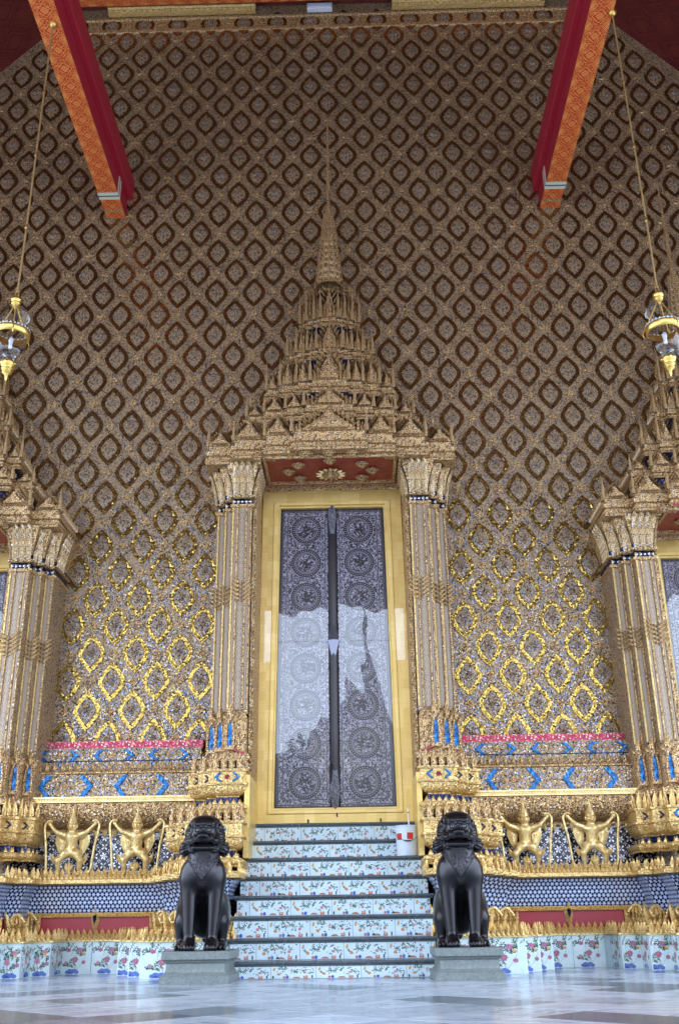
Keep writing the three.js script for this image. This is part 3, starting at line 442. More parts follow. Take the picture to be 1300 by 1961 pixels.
// stepped plan of one flank of a doorway: side -1 left, +1 right
function flank(side, xo, xi, s, p3, dp, p0 = 0, pin = 0.1) {
  const L = [[-xo, p0], [-xo, p3 - 2 * dp], [-xo + s, p3 - 2 * dp], [-xo + s, p3 - dp], [-xo + 2 * s, p3 - dp], [-xo + 2 * s, p3], [-xi, p3], [-xi, pin]];
  return side < 0 ? L : L.map(([x, z]) => [-x, z]).reverse();
}
const fronts = (path) => { const o = []; for (let i = 0; i < path.length - 1; i++) if (Math.abs(path[i][1] - path[i + 1][1]) < 1e-6) o.push([path[i][0], path[i + 1][0], path[i][1]]); return o; };
// porcelain slabs standing round a plan path
function tileSkirt(parent, path, h) {
  let n = 0; for (let i = 0; i < path.length - 1; i++) {
    const [ax, az] = path[i], [bx, bz] = path[i + 1], l = Math.hypot(bx - ax, bz - az), k = Math.max(1, Math.round(l / 0.42)), a = Math.atan2(-(bz - az), bx - ax), w = l / k;
    for (let q = 0; q < k; q++) { const t = (q + 0.5) / k, g = new RoundedBoxGeometry(w - 0.004, h, 0.02, 1, 0.003), uv = g.attributes.uv, p = g.attributes.position; for (let e = 0; e < uv.count; e++) uv.setXY(e, Math.min(1, w / 0.36) * (p.getX(e) / w + 0.5) + (w < 0.3 ? 0.3 : 0), p.getY(e) / h + 0.5); part(parent, 'porcelain_tile', g, M.wtile[(n++ * 2 + parent.children.length) % 3], [lerp(ax, bx, t), h / 2, lerp(az, bz, t)], [0, a, 0]); }
  }
}
const chev = (w, h, dir) => extrude((dir > 0 ? [[w / 2, 0], [-w * 0.12, h / 2], [-w / 2, h / 2], [w * 0.1, 0], [-w / 2, -h / 2], [-w * 0.12, -h / 2]] : [[-w / 2, 0], [w * 0.12, -h / 2], [w / 2, -h / 2], [-w * 0.1, 0], [w / 2, h / 2], [w * 0.12, h / 2]]), 0.012, 0.003);
const chB = { '-1': chev(0.17, 0.26, -1), '1': chev(0.17, 0.26, 1) }, chA = { '-1': chev(0.13, 0.13, -1), '1': chev(0.13, 0.13, 1) }, chS = { '-1': chev(0.09, 0.1, -1), '1': chev(0.09, 0.1, 1) };
const rosette = (() => { const l = []; for (let k = 0; k < 8; k++) l.push(leaf(0.03, 0.055, 0.012).rotateZ(k * Math.PI / 4)); l.push(new THREE.SphereGeometry(0.018, 8, 5)); return merge(l); })();
// pierced scroll crest beside the red panels
const scroll = (() => { const l = [], c = (pts, r) => l.push(tube(pts, r, 18, 5)); c([[-0.11, 0, 0], [-0.09, 0.12, 0.02], [-0.01, 0.2, 0.03], [0.06, 0.16, 0.03], [0.03, 0.1, 0.03], [-0.02, 0.13, 0.03]], 0.02); c([[0.11, 0, 0], [0.04, 0.03, 0.03], [-0.03, 0.05, 0.03], [-0.05, 0.09, 0.03]], 0.018); l.push(leaf(0.1, 0.26, 0.03, 0.03).rotateZ(-0.35).translate(0.05, 0, 0.01), leaf(0.08, 0.2, 0.03, 0.03).rotateZ(0.3).translate(-0.08, 0, 0.01), leaf(0.12, 0.22, 0.02, 0.0).translate(0, 0, -0.012), ...[-0.08, -0.03, 0.02, 0.07].map((x, k) => leaf(0.05, 0.09 + 0.04 * (k & 1), 0.03, 0.03).rotateZ(-x * 4).translate(x, 0.02, 0.03)), ...[-0.05, 0.0, 0.05].map((x) => leaf(0.04, 0.08, 0.025).rotateZ(x * 9).translate(x, 0.12, 0.03))); return mUV(merge(l)); })();

// ---- the wall's moulded base in the bay between two doorways
function bay(x0, x1, label) {
  const cx = (x0 + x1) / 2, t = thing('wall_base', label, 'wall base', [cx, 0, W], 'mosaic wall bases between the doorways'), hw = (x1 - x0) / 2 + 0.42, P = (p, k = hw) => [[-k, p], [k, p]];
  tileSkirt(t, P(0.56, 0.36), 0.335);
  part(t, 'tile_backing', box(2 * hw, 0.33, 0.5, 0, 0.165, 0.285), M.porcelain);
  part(t, 'petal_ledge', sweep(P(0.5), [[0.02, 0.335], [0.1, 0.336], [0.1, 0.352], [0.06, 0.36], [0.06, 0.4], [0, 0.405], [-0.05, 0.41]]), M.goldPlain);
  petals(t, P(0.5, hw - 0.2), 0.36, 0.068, 0.075, goldPetals, M.gold); petals(t, P(0.5, hw - 0.2), 0.345, 0.05, 0.095, smallPetals, M.gold, 'small_petal');
  part(t, 'red_panel', box(1.42, 0.2, 0.02, 0, 0.51, 0.5), M.red);
  part(t, 'red_panel_rail', sweep(P(0.5, 0.7), [[0, 0.585], [0.05, 0.59], [0.055, 0.6], [0.03, 0.61], [0.05, 0.63], [0.045, 0.645], [0, 0.65]]), M.gold);
  { const g = merge([leaf(0.11, 0.3, 0.04, 0).rotateZ(Math.PI).translate(0, 0.68, 0.52), leaf(0.07, 0.12, 0.03, 0).translate(0, 0.63, 0.54)]); const c = part(t, 'pendant', g, M.gold); part(c, 'glass_drop', leaf(0.045, 0.1, 0.02).rotateZ(Math.PI).translate(0, 0.61, 0.565), M.dark); }
  for (const s of [-1, 1]) for (let k = 0; k < 2; k++) part(t, 'scroll', scroll, M.gold, [s * (0.76 + k * 0.18), 0.44, 0.52], [0, 0, 0], [s, 1, 1]);
  part(t, 'hexagon_band', sweep(P(0.42), [[0.12, 0.62], [0.14, 0.66], [0.16, 0.78], [0.18, 0.87], [0.22, 0.93]]), M.hex);
  part(t, 'gilt_slab', sweep(P(0.6), [[0.0, 0.925], [0.1, 0.94], [0.14, 0.945], [0.14, 0.985], [0.1, 0.99], [0.1, 1.01], [-0.3, 1.02]]), M.gold);
  petals(t, P(0.6, hw - 0.2), 1.0, 0.068, 0.09, goldPetals, M.gold); petals(t, P(0.6, hw - 0.2), 0.985, 0.05, 0.115, smallPetals, M.gold, 'small_petal');
  part(t, 'flower_band', sweep(P(0.36), [[0.02, 1.0], [0.0, 1.05], [0, 1.57]]), M.flower);
  for (const y of [1.085, 1.5]) part(t, 'white_fillet', box(2 * hw - 0.1, 0.008, 0.008, 0, y, 0.366), M.white);
  part(t, 'cove', sweep(P(0.36), [[0, 1.52], [0.02, 1.535], [0.02, 1.56], ...curve([0.03, 1.57], [0.26, 1.84], -1, 6)]), M.oldCarve);
  along(P(0.36, hw - 0.25), 0.11, 0.02, (x, z) => part(t, 'hanging_leaf', smallPetals[0], M.goldPlain, [x, 1.54, z], [0, 0, Math.PI], 1.3));
  along(P(0.36, hw - 0.25), 0.32, 0.045, (x, z) => part(t, 'dark_stud', leaf(0.04, 0.09, 0.02), M.dark, [x + 0.06, 1.6, z + 0.03], [0.5, 0, 0]));
  part(t, 'ledge', sweep(P(0.36), [[0.2, 1.84], [0.29, 1.845], [0.29, 1.865], [0.275, 1.87], [0.275, 1.885], [0.29, 1.89], [0.29, 1.91], [0.1, 1.915]]), M.goldPlain);
  part(t, 'ledge_beading', (() => { const l = []; for (let x = -hw; x < hw; x += 0.034) l.push(new THREE.BoxGeometry(0.018, 0.016, 0.012).translate(x, 1.8775, 0.642)); return merge(l); })(), M.goldPlain);
  part(t, 'lower_mosaic_band', sweep(P(0.46), [[0, 1.9], [0, 2.2]]), M.wall);
  part(t, 'fillet', sweep(P(0.44), [[0, 2.19], [0.05, 2.2], [0.05, 2.215], [0.035, 2.22], [0.05, 2.235], [-0.1, 2.25]]), M.old);
  petals(t, P(0.4, hw - 0.2), 2.235, 0.095, 0.03, goldPetals.slice(0, 2), M.old);
  part(t, 'upper_mosaic_band', sweep(P(0.3), [[0, 2.23], [0, 2.53], [-0.06, 2.535]]), M.wall);
  part(t, 'dark_fillet', box(2 * hw, 0.012, 0.012, 0, 2.372, 0.301), M.dark); part(t, 'blue_fillet', box(2 * hw, 0.03, 0.02, 0, 2.512, 0.294), M.field);
  part(t, 'pink_band', sweep(P(0.15), [[0.02, 2.53], [0.03, 2.54], [0.03, 2.635], [-0.15, 2.645]]), M.pink);
  for (const x of [-0.5, 0.42]) { for (const d of [-1, 1]) part(t, 'chevron', chB[d], M.blue, [x + d * 0.25, 2.05, 0.462]); part(t, 'rosette', rosette, M.old, [x, 2.05, 0.464]); for (const d of [-1, 1]) part(t, 'rosette', rosette, M.old, [x + d * 0.1, 2.05, 0.464], null, 0.6); }
  for (const x of [-0.66, 0.02, 0.7]) { for (const d of [-1, 1]) part(t, 'small_chevron', chA[d], M.blue, [x + d * 0.19, 2.44, 0.302]); part(t, 'rosette', rosette, M.old, [x, 2.44, 0.304], null, 0.75); }
  return t;
}

// ---- spired canopy: sizes relative to its eave at y = 0
const TIERS = [[0, 1.64], [0.62, 1.16], [1.1, 0.9], [1.75, 0.62], [2.36, 0.44], [3.07, 0.21]];
const towerP = (hw) => 0.25 + 1.05 * hw / 1.64;
function towerPath(hw, shrink = 0) {
  const pd = towerP(hw), X = [1, 0.78, 0.52, 0.3], Z = [0.7, 0.83, 0.92, 1], L = [[-hw, 0]]; X.forEach((x, i) => { L.push([-x * hw, Z[i] * pd]); if (i < 3) L.push([-X[i + 1] * hw, Z[i] * pd]); });
  const k = L.map(([x, z]) => [x + Math.sign(-x) * 0 , z]); const R = k.map(([x, z]) => [-x, z]).reverse(); return [...k, ...R];
}
const spike = [leaf(0.045, 0.13, 0.03, 0.01), leaf(0.05, 0.18, 0.034, 0.01), leaf(0.04, 0.1, 0.028, 0.01)];
const TOWER = (() => {
  seed(404); const out = [];
  TIERS.forEach(([y0, hw], i) => {
    const next = TIERS[i + 1], ct = [0.27, 0.2, 0.2, 0.17, 0.15, 0.12][i], path = towerPath(hw), top = y0 + ct, gap = (next ? next[0] : y0 + 0.3) - top;
    out.push(['cornice', sweep(path, [[-0.14, y0 + 0.005], [-0.005, y0], [0, y0 + ct * 0.3], [-0.03, y0 + ct * 0.34], [-0.03, y0 + ct * 0.42], [0.005, y0 + ct * 0.46], [0.005, y0 + ct * 0.66], [-0.04, y0 + ct * 0.7], [-0.03, y0 + ct], [-0.5 * hw, y0 + ct + 0.01]], { crease: 0 }), M.old, null]);
    const bead = []; along(path, 0.045, 0.004, (x, z) => bead.push(new THREE.BoxGeometry(0.024, 0.024, 0.02).translate(x, y0 + ct * 0.16, z))); out.push(['beading', merge(bead), M.old, 'stuff']);
    if (next) out.push(['neck', sweep(towerPath(next[1] * 0.93), [[0, top - 0.02], [0, next[0] + 0.03]]).translate(0, 0, 0), M.dark, null]);
    const sp = []; for (const [sc, o, hs] of [[0.05, -0.035, i ? 0.7 : 0.8], [0.07, -0.075, i ? 1.0 : 1.25], [0.06, -0.13, i ? 1.25 : 1.6]]) along(path, sc * (i > 2 ? 0.8 : 1), o, (x, z, a, k) => { if (z < 0.02) return; const b = Math.abs(x) / hw, s = hs * rr(0.8, 1.2) * Math.min(1.5, gap / 0.34) * (i === 0 ? 0.8 : 1); sp.push(spike[k % 3].clone().scale(1, s, 1).rotateY(a).translate(x, top, z)); });
    path.forEach(([x, z], k) => { if (z > 0.1 && (k < path.length / 2 ? k % 2 === 1 : k % 2 === 0)) sp.push(lathe([[0.028, 0], [0.03, gap * 0.2], [0.018, gap * 0.3], [0.026, gap * 0.42], [0.01, gap * 0.7], [0, gap * 1.05]], 6).translate(x * 0.985, top, z - 0.03)); });
    out.push(['finials', merge(sp), M.old, 'stuff']);
    for (const [fx, w, h, z] of [[0, 0.54, i > 1 ? 1.16 : 1.06, 1], [0.41, 0.24, 0.92, 0.92], [0.65, 0.27, i > 1 ? 1.05 : 0.98, 0.83], [0.89, 0.22, 0.7, 0.7]]) for (const s of fx ? [-1, 1] : [1]) out.push(['gable', gable(w * hw, h * gap, 0.11 * Math.sqrt(hw)).translate(s * fx * hw, top, z * towerP(hw) - 0.15), M.old, null]);
  });
  // ringed shaft, bead and needle
  const pr = [], pt = []; let y = 3.2, r = 0.19; for (let k = 0; k < 11; k++) { const h = 0.128 - k * 0.003, r2 = r - 0.0125; pr.push([r * 0.82, y], [r, y + h * 0.25], [r, y + h * 0.45], [r2 * 0.85, y + h * 0.9]); for (let q = 0; q < 12; q++) pt.push(leaf(0.05, h * 0.95, 0.02, 0.01).translate(0, y + h * 0.3, r * 0.95).rotateY(q * Math.PI / 6)); y += h; r = r2; }
  pr.push([0.05, y], [0.045, y + 0.1]); const base = pr; out.push(['ringed_shaft', mUV(lathe([[0.2, 3.1], ...pr], 20)).translate(0, 0, 0.36), M.old, null], ['ring_leaves', merge(pt).translate(0, 0, 0.36), M.old, 'stuff']);
  out.push(['needle', mUV(lathe([[0.05, y], [0.04, y + 0.16], [0.03, y + 0.2], [0.034, y + 0.5], [0.026, y + 0.72], [0.045, y + 0.78], [0.03, y + 0.81], [0.05, y + 0.86], [0.03, y + 0.92], [0.024, y + 0.97], [0.02, y + 1.4], [0.009, y + 1.9], [0, y + 1.95]], 12)).translate(0, 0, 0.36), M.old, null]);
  return out;
})();
const SH1 = M.chain[0], SH2 = M.chain[1];
// ---- one doorway. Heights: yb top of base mouldings, yc underside of the canopy
function doorway(cx, label, o) {
  const t = thing('doorway', label, 'doorway', [cx, 0, W], 'spired doorways'), { yc, shaft0, wide, xi = 1.02 } = o, cap0 = yc - 0.5;
  for (const s of [-1, 1]) {
    // plinth: porcelain, petals, scrolls, hexagon band, slab
    const A = flank(s, wide + 0.36, 1.05, 0.2, 1.8, 0.38, 0.5, 0.3), B = flank(s, wide, 1.05, 0.18, 1.65, 0.36, 0.3, 0.3);
    tileSkirt(t, A.map(([x, z]) => [x, z]), 0.335);
    part(t, 'tile_backing', sweep(A, [[-0.012, 0], [-0.012, 0.333], [-0.5, 0.334]]), M.porcelain);
    part(t, 'petal_ledge', sweep(A, [[0.0, 0.335], [0.035, 0.337], [0.035, 0.353], [0, 0.36], [0, 0.4], [-0.06, 0.405], [-0.3, 0.41]]), M.goldPlain);
    petals(t, A, 0.36, 0.068, 0.012, goldPetals, M.gold); petals(t, A, 0.345, 0.05, 0.032, smallPetals, M.gold, 'small_petal');
    part(t, 'red_backing', sweep(B, [[-0.14, 0.4], [-0.14, 0.62]]), M.red);
    for (const [a, b, p] of fronts(B)) { const l = Math.abs(b - a), n = Math.max(1, Math.round(l / 0.22)); for (let k = 0; k < n; k++) part(t, 'scroll', scroll, M.gold, [lerp(a, b, (k + 0.5) / n), 0.41, p - 0.08], [0, 0, 0], [k & 1 ? 1 : -1, 1.05, 1]); }
    part(t, 'hexagon_band', sweep(B, [[-0.08, 0.58], [-0.07, 0.7], [-0.05, 0.8], [-0.02, 0.87], [0.03, 0.93]]), M.hex);
    part(t, 'gilt_slab', sweep(B, [[-0.03, 0.925], [0.05, 0.94], [0.085, 0.945], [0.085, 0.985], [0.05, 0.99], [0.05, 1.01], [-0.5, 1.02]]), M.gold);
    petals(t, B, 1.0, 0.068, 0.04, goldPetals, M.gold); petals(t, B, 0.985, 0.05, 0.062, smallPetals, M.gold, 'small_petal');
    // stacked base of the column
    for (const [y, xo, p3, dp, w] of o.boxes) {
      const C = flank(s, xo, xi, 0.14, p3, dp, 0.1, 0.2);
      part(t, 'lotus_torus', sweep(C, [[0.04, y - 0.3], [0.05, y - 0.28], ...torus(0.0, y - 0.28, y - 0.2, 0.05), [-0.04, y - 0.195]]), M.goldCarve);
      part(t, 'glass_band', sweep(C, [[-0.055, y - 0.24], [-0.055, y - 0.1]]), M.dark);
      petals(t, C, y - 0.22, 0.075, -0.05, smallPetals, M.gold, 'hanging_leaf', 1.25);
      part(t, 'cove', sweep(C, [[-0.06, y - 0.13], [-0.05, y - 0.12], ...curve([-0.05, y - 0.11], [0.03, y], -1, 5)]), M.goldCarve);
      part(t, 'ledge', sweep(C, [[0.0, y], [0.05, y + 0.004], [0.05, y + 0.03], [0.03, y + 0.034], [0.03, y + 0.15], [0.05, y + 0.154], [0.05, y + 0.18], [-0.35, y + 0.19]], { crease: 0 }), M.goldFine);
      for (const yy of [y + 0.017, y + 0.167]) part(t, 'beading', (() => { const l = []; along(C, 0.036, 0.052, (x, z, a) => { if (z > 0.15) l.push(new THREE.BoxGeometry(0.02, 0.014, 0.01).rotateY(a).translate(x, yy, z)); }); return merge(l); })(), M.old).userData.kind = 'stuff';
      for (const [a, b, p] of fronts(C)) { const m = (a + b) / 2, l = Math.abs(b - a); if (l > 0.25) { for (const d of [-1, 1]) part(t, 'chevron', chS[d], M.blue, [m + d * 0.1, y + 0.092, p + 0.032]); part(t, 'rosette', rosette, M.ruby, [m, y + 0.092, p + 0.034], null, 0.7); } else part(t, 'chevron', chS['1'], M.dark, [m, y + 0.092, p + 0.032], null, 0.8); }
      petals(t, C, y + 0.18, 0.088, -0.01, bigPetals, o.old ? M.gold : M.old, 'petal', 0.9);
    }
    // niches at the foot of the shaft
    const N = flank(s, 1.53, xi, 0.12, 0.93, 0.14, 0.1, 0.15), y0 = shaft0 - 0.62;
    part(t, 'shaft_foot', sweep(N, [[0.05, y0], [0.05, y0 + 0.05], [0.0, y0 + 0.12], [0, shaft0 - 0.1], [-0.03, shaft0 - 0.04], [-0.08, shaft0]]), M.old);
    for (const [a, b, p] of fronts(N)) {
      const w = 0.075, l = Math.abs(b - a), m = l > 0.2 ? (s < 0 ? a + 0.08 : b - 0.08) : (a + b) / 2;
      const sh = (k, h) => [[-k, 0], [k, 0], [k, h * 0.55], [k * 0.72, h * 0.8], [0, h], [-k * 0.72, h * 0.8], [-k, h * 0.55]];
      const f = part(t, 'niche', extrude(sh(w * 0.72, 0.4), 0.035, 0.004, [sh(w * 0.36, 0.3).map(([x, y]) => [x, y + 0.05])]), M.old, [m, y0 + 0.13, p]); part(f, 'niche_glass', extrude(sh(w * 0.36, 0.3), 0.01).translate(0, 0.05, 0.004), M.blue);
      part(f, 'hood', merge([leaf(0.1, 0.2, 0.04, 0.03).translate(0, 0.36, 0), leaf(0.06, 0.12, 0.03).rotateZ(0.6).translate(-0.03, 0.33, 0.01), leaf(0.06, 0.12, 0.03).rotateZ(-0.6).translate(0.03, 0.33, 0.01)]), M.oldCarve);
      if (l > 0.2) part(t, 'gilt_brace', rbox(l * 0.8, 0.03, 0.03, 0.006, 0, 0, 0), M.ruby, [m - s * 0.12, y0 + 0.1, p + 0.02], [0, 0, s * 0.45]);
    }
    // shaft with fillets and glass chains
    const S = flank(s, 1.5, xi, 0.115, 0.85, 0.14, 0.0, 0.1), chv = (shaft0 + cap0) / 2 + 0.1;
    part(t, 'shaft', sweep(S, [[0, shaft0 - 0.05], [0, cap0 + 0.05]], { crease: 0 }), M.wall);
    for (const [a, b, p] of fronts(S)) {
      const l = Math.abs(b - a), x0 = Math.min(a, b), bars = l > 0.2 ? [0.012, l * 0.27, l * 0.73, l - 0.012] : [0.014, l - 0.014];
      for (const q of bars) part(t, 'fillet', rbox(0.022, cap0 - shaft0, 0.022, 0.006, x0 + q, (cap0 + shaft0) / 2, p + 0.006), q === bars[0] ? M.gold : M.old);
      const panels = l > 0.2 ? [[l * 0.27 + 0.014, l * 0.73 - 0.014, 0], [0.026, l * 0.27 - 0.014, 1], [l * 0.73 + 0.014, l - 0.026, 1]] : [[0.028, l - 0.028, 1]];
      for (const [u, v, k] of panels) { const w = v - u, g = new THREE.PlaneGeometry(w, cap0 - shaft0), uv = g.attributes.uv, H = cap0 - shaft0; for (let e = 0; e < 4; e++) uv.setXY(e, uv.getX(e), uv.getY(e) * H / (k ? 0.5 : 0.62)); part(t, 'glass_chain', g, M.chain[k], [x0 + (u + v) / 2, (cap0 + shaft0) / 2, p + 0.004]); }
    }
    // sheaf of carved blades clasping the shaft half way up
    for (let k = 0; k < 5; k++) { const [f0, f1, f2] = fronts(S).sort((a, b) => a[2] - b[2]); for (const [[a, b, p], n, amp] of [[f2, 7, 0.2], [f1, 2, 0.05], [f0, 2, 0.05]]) part(t, 'clasp_blade', (() => { const l = []; for (const d of [-1, 1]) { const g = leaf(0.045, n > 2 ? 0.2 : 0.11, 0.018, 0.01).rotateZ(-s * d * (n > 2 ? 1.0 : 1.1) + (d > 0 ? 0 : Math.PI) * 0 + (d < 0 ? 0 : 0)); l.push(g.translate((n > 2 ? (s < 0 ? Math.max(a, b) - 0.07 : Math.min(a, b) + 0.07) : (a + b) / 2) + s * 0.03, d * (k - 2) * 0.0 + (k - 2) * 0.055 - (d > 0 ? 0 : 0.02), p + 0.012 + k * 0.002)); } return merge(l); })(), M.oldCarve, [0, chv, 0]); }
    // capital
    part(t, 'capital_core', sweep(S, [[0.0, cap0 - 0.12], [0.03, cap0 - 0.1], [0.03, cap0 - 0.07], [0.0, cap0 - 0.06], [0.0, cap0 + 0.02], [0.035, cap0 + 0.03], [0.035, cap0 + 0.055], [0.0, cap0 + 0.065], [0.005, cap0 + 0.15], [0.03, cap0 + 0.3], [0.09, cap0 + 0.5]]), M.old);
    for (const y of [cap0 - 0.055, cap0 + 0.07]) { part(t, 'glass_band', sweep(S, [[0.006, y], [0.006, y + 0.055]]), M.dark); along(S, 0.05, 0.012, (x, z, a, i) => { if (z > 0.35 && Math.abs(Math.sin(a)) < 0.5) part(t, 'glass_bead', beadGeo, M.silver, [x, y + 0.027, z]); }); }
    along(S, 0.098, 0.008, (x, z, a) => { if (z < 0.3 && Math.abs(Math.sin(a)) > 0.5) return; part(t, 'capital_petal', capPetal, o.old2 ? M.old : M.capGold, [x, cap0 + 0.02, z], [0, a, 0], [1, 1.04, 1]); });
    // plain gilded reveal beside the door
    part(t, 'reveal', box(0.05, yc - 1.2, 0.7, s * (xi - 0.035), (yc + 1.2) / 2, 0.42), M.oldCarve);
    part(t, 'lower_reveal', box(0.06, 0.9, 1.0, s * (xi - 0.045), 1.62, 0.62), M.frame);
  }
  // canopy
  const k = o.scale; for (const [n, g, m, kind] of TOWER) { const q = part(t, n, g, m, [0, yc, 0], null, [k === 1 ? 1 : 0.97, k, k === 1 ? 1 : 0.97]); if (kind) q.userData.kind = kind; }
  // soffit with rosettes
  part(t, 'soffit', [box(2.04, 0.05, 1.04, 0, yc + 0.03, 0.52), box(1.6, 0.05, 0.13, 0, yc + 0.03, 1.105)], M.soffit);
  for (const [x, z, w, d] of [[0, 1.1, 1.66, 0.035], [0, 0.28, 1.66, 0.035], [-0.85, 0.69, 0.04, 0.86], [0.85, 0.69, 0.04, 0.86]]) part(t, 'soffit_rib', rbox(w, 0.05, d, 0.008, x, yc - 0.012, z), M.old);
  along([[-0.85, 0.3], [-0.85, 1.1]], 0.1, -0.08, (x, z) => { for (const s of [-1, 1]) part(t, 'bracket', rbox(0.07, 0.05, 0.05, 0.01, s * 0.93, yc - 0.02, z), M.oldCarve); });
  const boss = (r) => { const l = []; for (const [q, y] of [[1, 0], [0.72, -0.02], [0.4, -0.04]]) { l.push(lathe([[0, y - 0.02], [r * q * 0.9, y - 0.016], [r * q, y], [r * q * 0.6, y + 0.015]], 12)); for (let k2 = 0; k2 < 8; k2++) l.push(leaf(r * 0.5, r * q * 0.5, 0.012).rotateX(Math.PI / 2).translate(0, y - 0.005, r * q * 0.6).rotateY(k2 * Math.PI / 4)); } return mUV(merge(l)); };
  const bs = boss(0.085), bl = boss(0.17); for (const [x, z] of [[-0.42, 0.86], [0, 0.98], [0.42, 0.86], [-0.56, 0.66], [0.56, 0.66], [-0.42, 0.44], [0.42, 0.44], [-0.3, 1.2], [0, 1.22], [0.3, 1.2], [-0.93, 1.14], [0.93, 1.14]]) part(t, 'soffit_rosette', bs, M.oldCarve, [x, yc - 0.01, z]);
  { const c = part(t, 'central_rosette', bl, M.oldCarve, [0, yc - 0.02, 0.62], null, [0.8, 1.5, 0.8]); const l = []; for (let q = 0; q < 14; q++) l.push(leaf(0.05, 0.1, 0.016).rotateX(Math.PI / 2).translate(0, -0.02, 0.15).rotateY(q * Math.PI / 7)); part(c, 'outer_leaves', merge(l), M.goldPlain); }
  part(t, 'head_moulding', sweep([[-0.98, 0.02], [0.98, 0.02]], [[0, yc - 0.075], [0.1, yc - 0.07], [0.11, yc - 0.04], [0.135, yc - 0.03], [0.135, yc + 0.01]]), M.oldCarve);
  // gilded frame, lacquer leaves, glass
  const b0 = o.sill, t0 = yc - 0.07, of = (y) => lerp(0.985, 0.95, (y - b0) / 4.4), inf = (y) => lerp(0.755, 0.7, (y - b0) / 4.4), q = (k2, y) => [k2 * of(y), y];
  const fy0 = b0 + 0.2, fy1 = t0 - 0.25, fr = (oa, oy0, oy1, ia, iy0, iy1, z, th, m, n) => part(t, n, extrude([[-of(oy0) + oa, oy0], [of(oy0) - oa, oy0], [of(oy1) - oa, oy1], [-of(oy1) + oa, oy1]], th, 0.006, [[[-inf(iy0) + ia, iy0], [-inf(iy1) + ia, iy1], [inf(iy1) - ia, iy1], [inf(iy0) - ia, iy0]]]).translate(0, 0, z), m);
  fr(0, b0, t0, -0.045, fy0 - 0.05, fy1 + 0.05, 0.02, 0.11, M.frame, 'door_frame');
  fr(0.155, fy0 - 0.075, fy1 + 0.075, -0.02, fy0 - 0.025, fy1 + 0.025, 0.05, 0.1, M.frame, 'frame_moulding'); fr(0.195, fy0 - 0.035, fy1 + 0.035, 0, fy0, fy1, 0.03, 0.08, M.frame, 'frame_bead');
  for (const s of [-1, 1]) {
    const xs = (y, k2) => k2 ? s * inf(y) : 0, g = new THREE.BufferGeometry(), P = [[xs(fy0, s > 0 ? 0 : 1), fy0], [xs(fy0, s > 0 ? 1 : 0), fy0], [xs(fy1, s > 0 ? 1 : 0), fy1], [xs(fy1, s > 0 ? 0 : 1), fy1]];
    const lf = part(t, 'door_leaf', extrude(P, 0.05), M.leaf); lf.geometry.translate(0, 0, 0.0); { const uv = lf.geometry.attributes.uv, p = lf.geometry.attributes.position; for (let e = 0; e < uv.count; e++) uv.setXY(e, Math.abs(p.getX(e)) / inf(p.getY(e)), (p.getY(e) - fy0) / (fy1 - fy0)); }
    const H = fy1 - fy0, n = Math.round(H / 0.497), R = 0.205; for (let k2 = 0; k2 < n; k2++) { const y = fy0 + H * (k2 + 0.5) / n * 0.97 + 0.06; part(lf, 'medallion', new THREE.CylinderGeometry(R, R, 0.006, 40).rotateX(Math.PI / 2), M.medal[(k2 * 3 + (s > 0 ? 1 : 0)) % 4], [s * (inf(y) * 0.5 - 0.0), y, 0.052], [0, 0, k2]); }
    // two protective panes per leaf, each hung a hair out of true
    const ym = fy0 + (fy1 - fy0) * 0.527; for (const [a, b2, k2] of [[fy0, ym - 0.004, 0], [ym + 0.004, fy1, 1]]) { const gp = new THREE.PlaneGeometry(1, b2 - a, 14, 34), gq = gp.attributes.position; for (let e = 0; e < gq.count; e++) { const y = gq.getY(e) + (a + b2) / 2, f = gq.getX(e) + 0.5, x = s > 0 ? lerp(0.07, inf(y) - 0.004, f) : lerp(-inf(y) + 0.004, -0.07, f); gq.setXYZ(e, x - s * 0.4, gq.getY(e), 0.0009 * (Math.sin(x * 9 + y * 2.3 + s) + 0.7 * Math.sin(y * 3.7 + x * 4 + k2 * 2) + 0.25 * Math.sin(x * 23 + y * 11))); } gp.computeVertexNormals(); part(t, 'glass_pane', gp, M.glass, [s * 0.4, (a + b2) / 2, 0.078], [0.0, s < 0 ? 0.0125 : 0.0045, 0]); }
  }
  // meeting stile with diamonds
  part(t, 'meeting_stile', extrude([[-0.065, -0.048], [-0.04, -0.1], [0, -0.12], [0.04, -0.1], [0.065, -0.048]], fy1 - fy0 - 0.02).rotateX(-Math.PI / 2).translate(0, fy0 + 0.01, 0), M.lacquer);
  const dia = (h, w) => { const g = new THREE.BufferGeometry(), p = [0, h / 2, 0, w / 2, 0, 0, 0, 0, 0.03, 0, h / 2, 0, 0, 0, 0.03, -w / 2, 0, 0, 0, -h / 2, 0, 0, 0, 0.03, w / 2, 0, 0, 0, -h / 2, 0, -w / 2, 0, 0, 0, 0, 0.03]; const r = []; for (let e = 0; e < p.length; e += 9) r.push(p.slice(e, e + 3), p.slice(e + 6, e + 9), p.slice(e + 3, e + 6)); g.setAttribute('position', new THREE.Float32BufferAttribute(r.flat(), 3)); g.computeVertexNormals(); return mUV(g); };
  for (const [y, h, w] of [[fy0 + 0.2, 0.9, 0.13], [fy0 + (fy1 - fy0) * 0.53, 0.66, 0.15], [fy1 - 0.12, 1.0, 0.12]]) part(t, 'stile_diamond', dia(h, w), h < 0.7 ? M.pearl : M.stilePearl, [0, y, 0.106]);
  for (const s of [-1, 1]) part(t, 'clear_cover', new THREE.PlaneGeometry(0.16, 1.9), M.glass, [s * 0.86, fy0 + (fy1 - fy0) * 0.5 + 0.78, 0.142]);
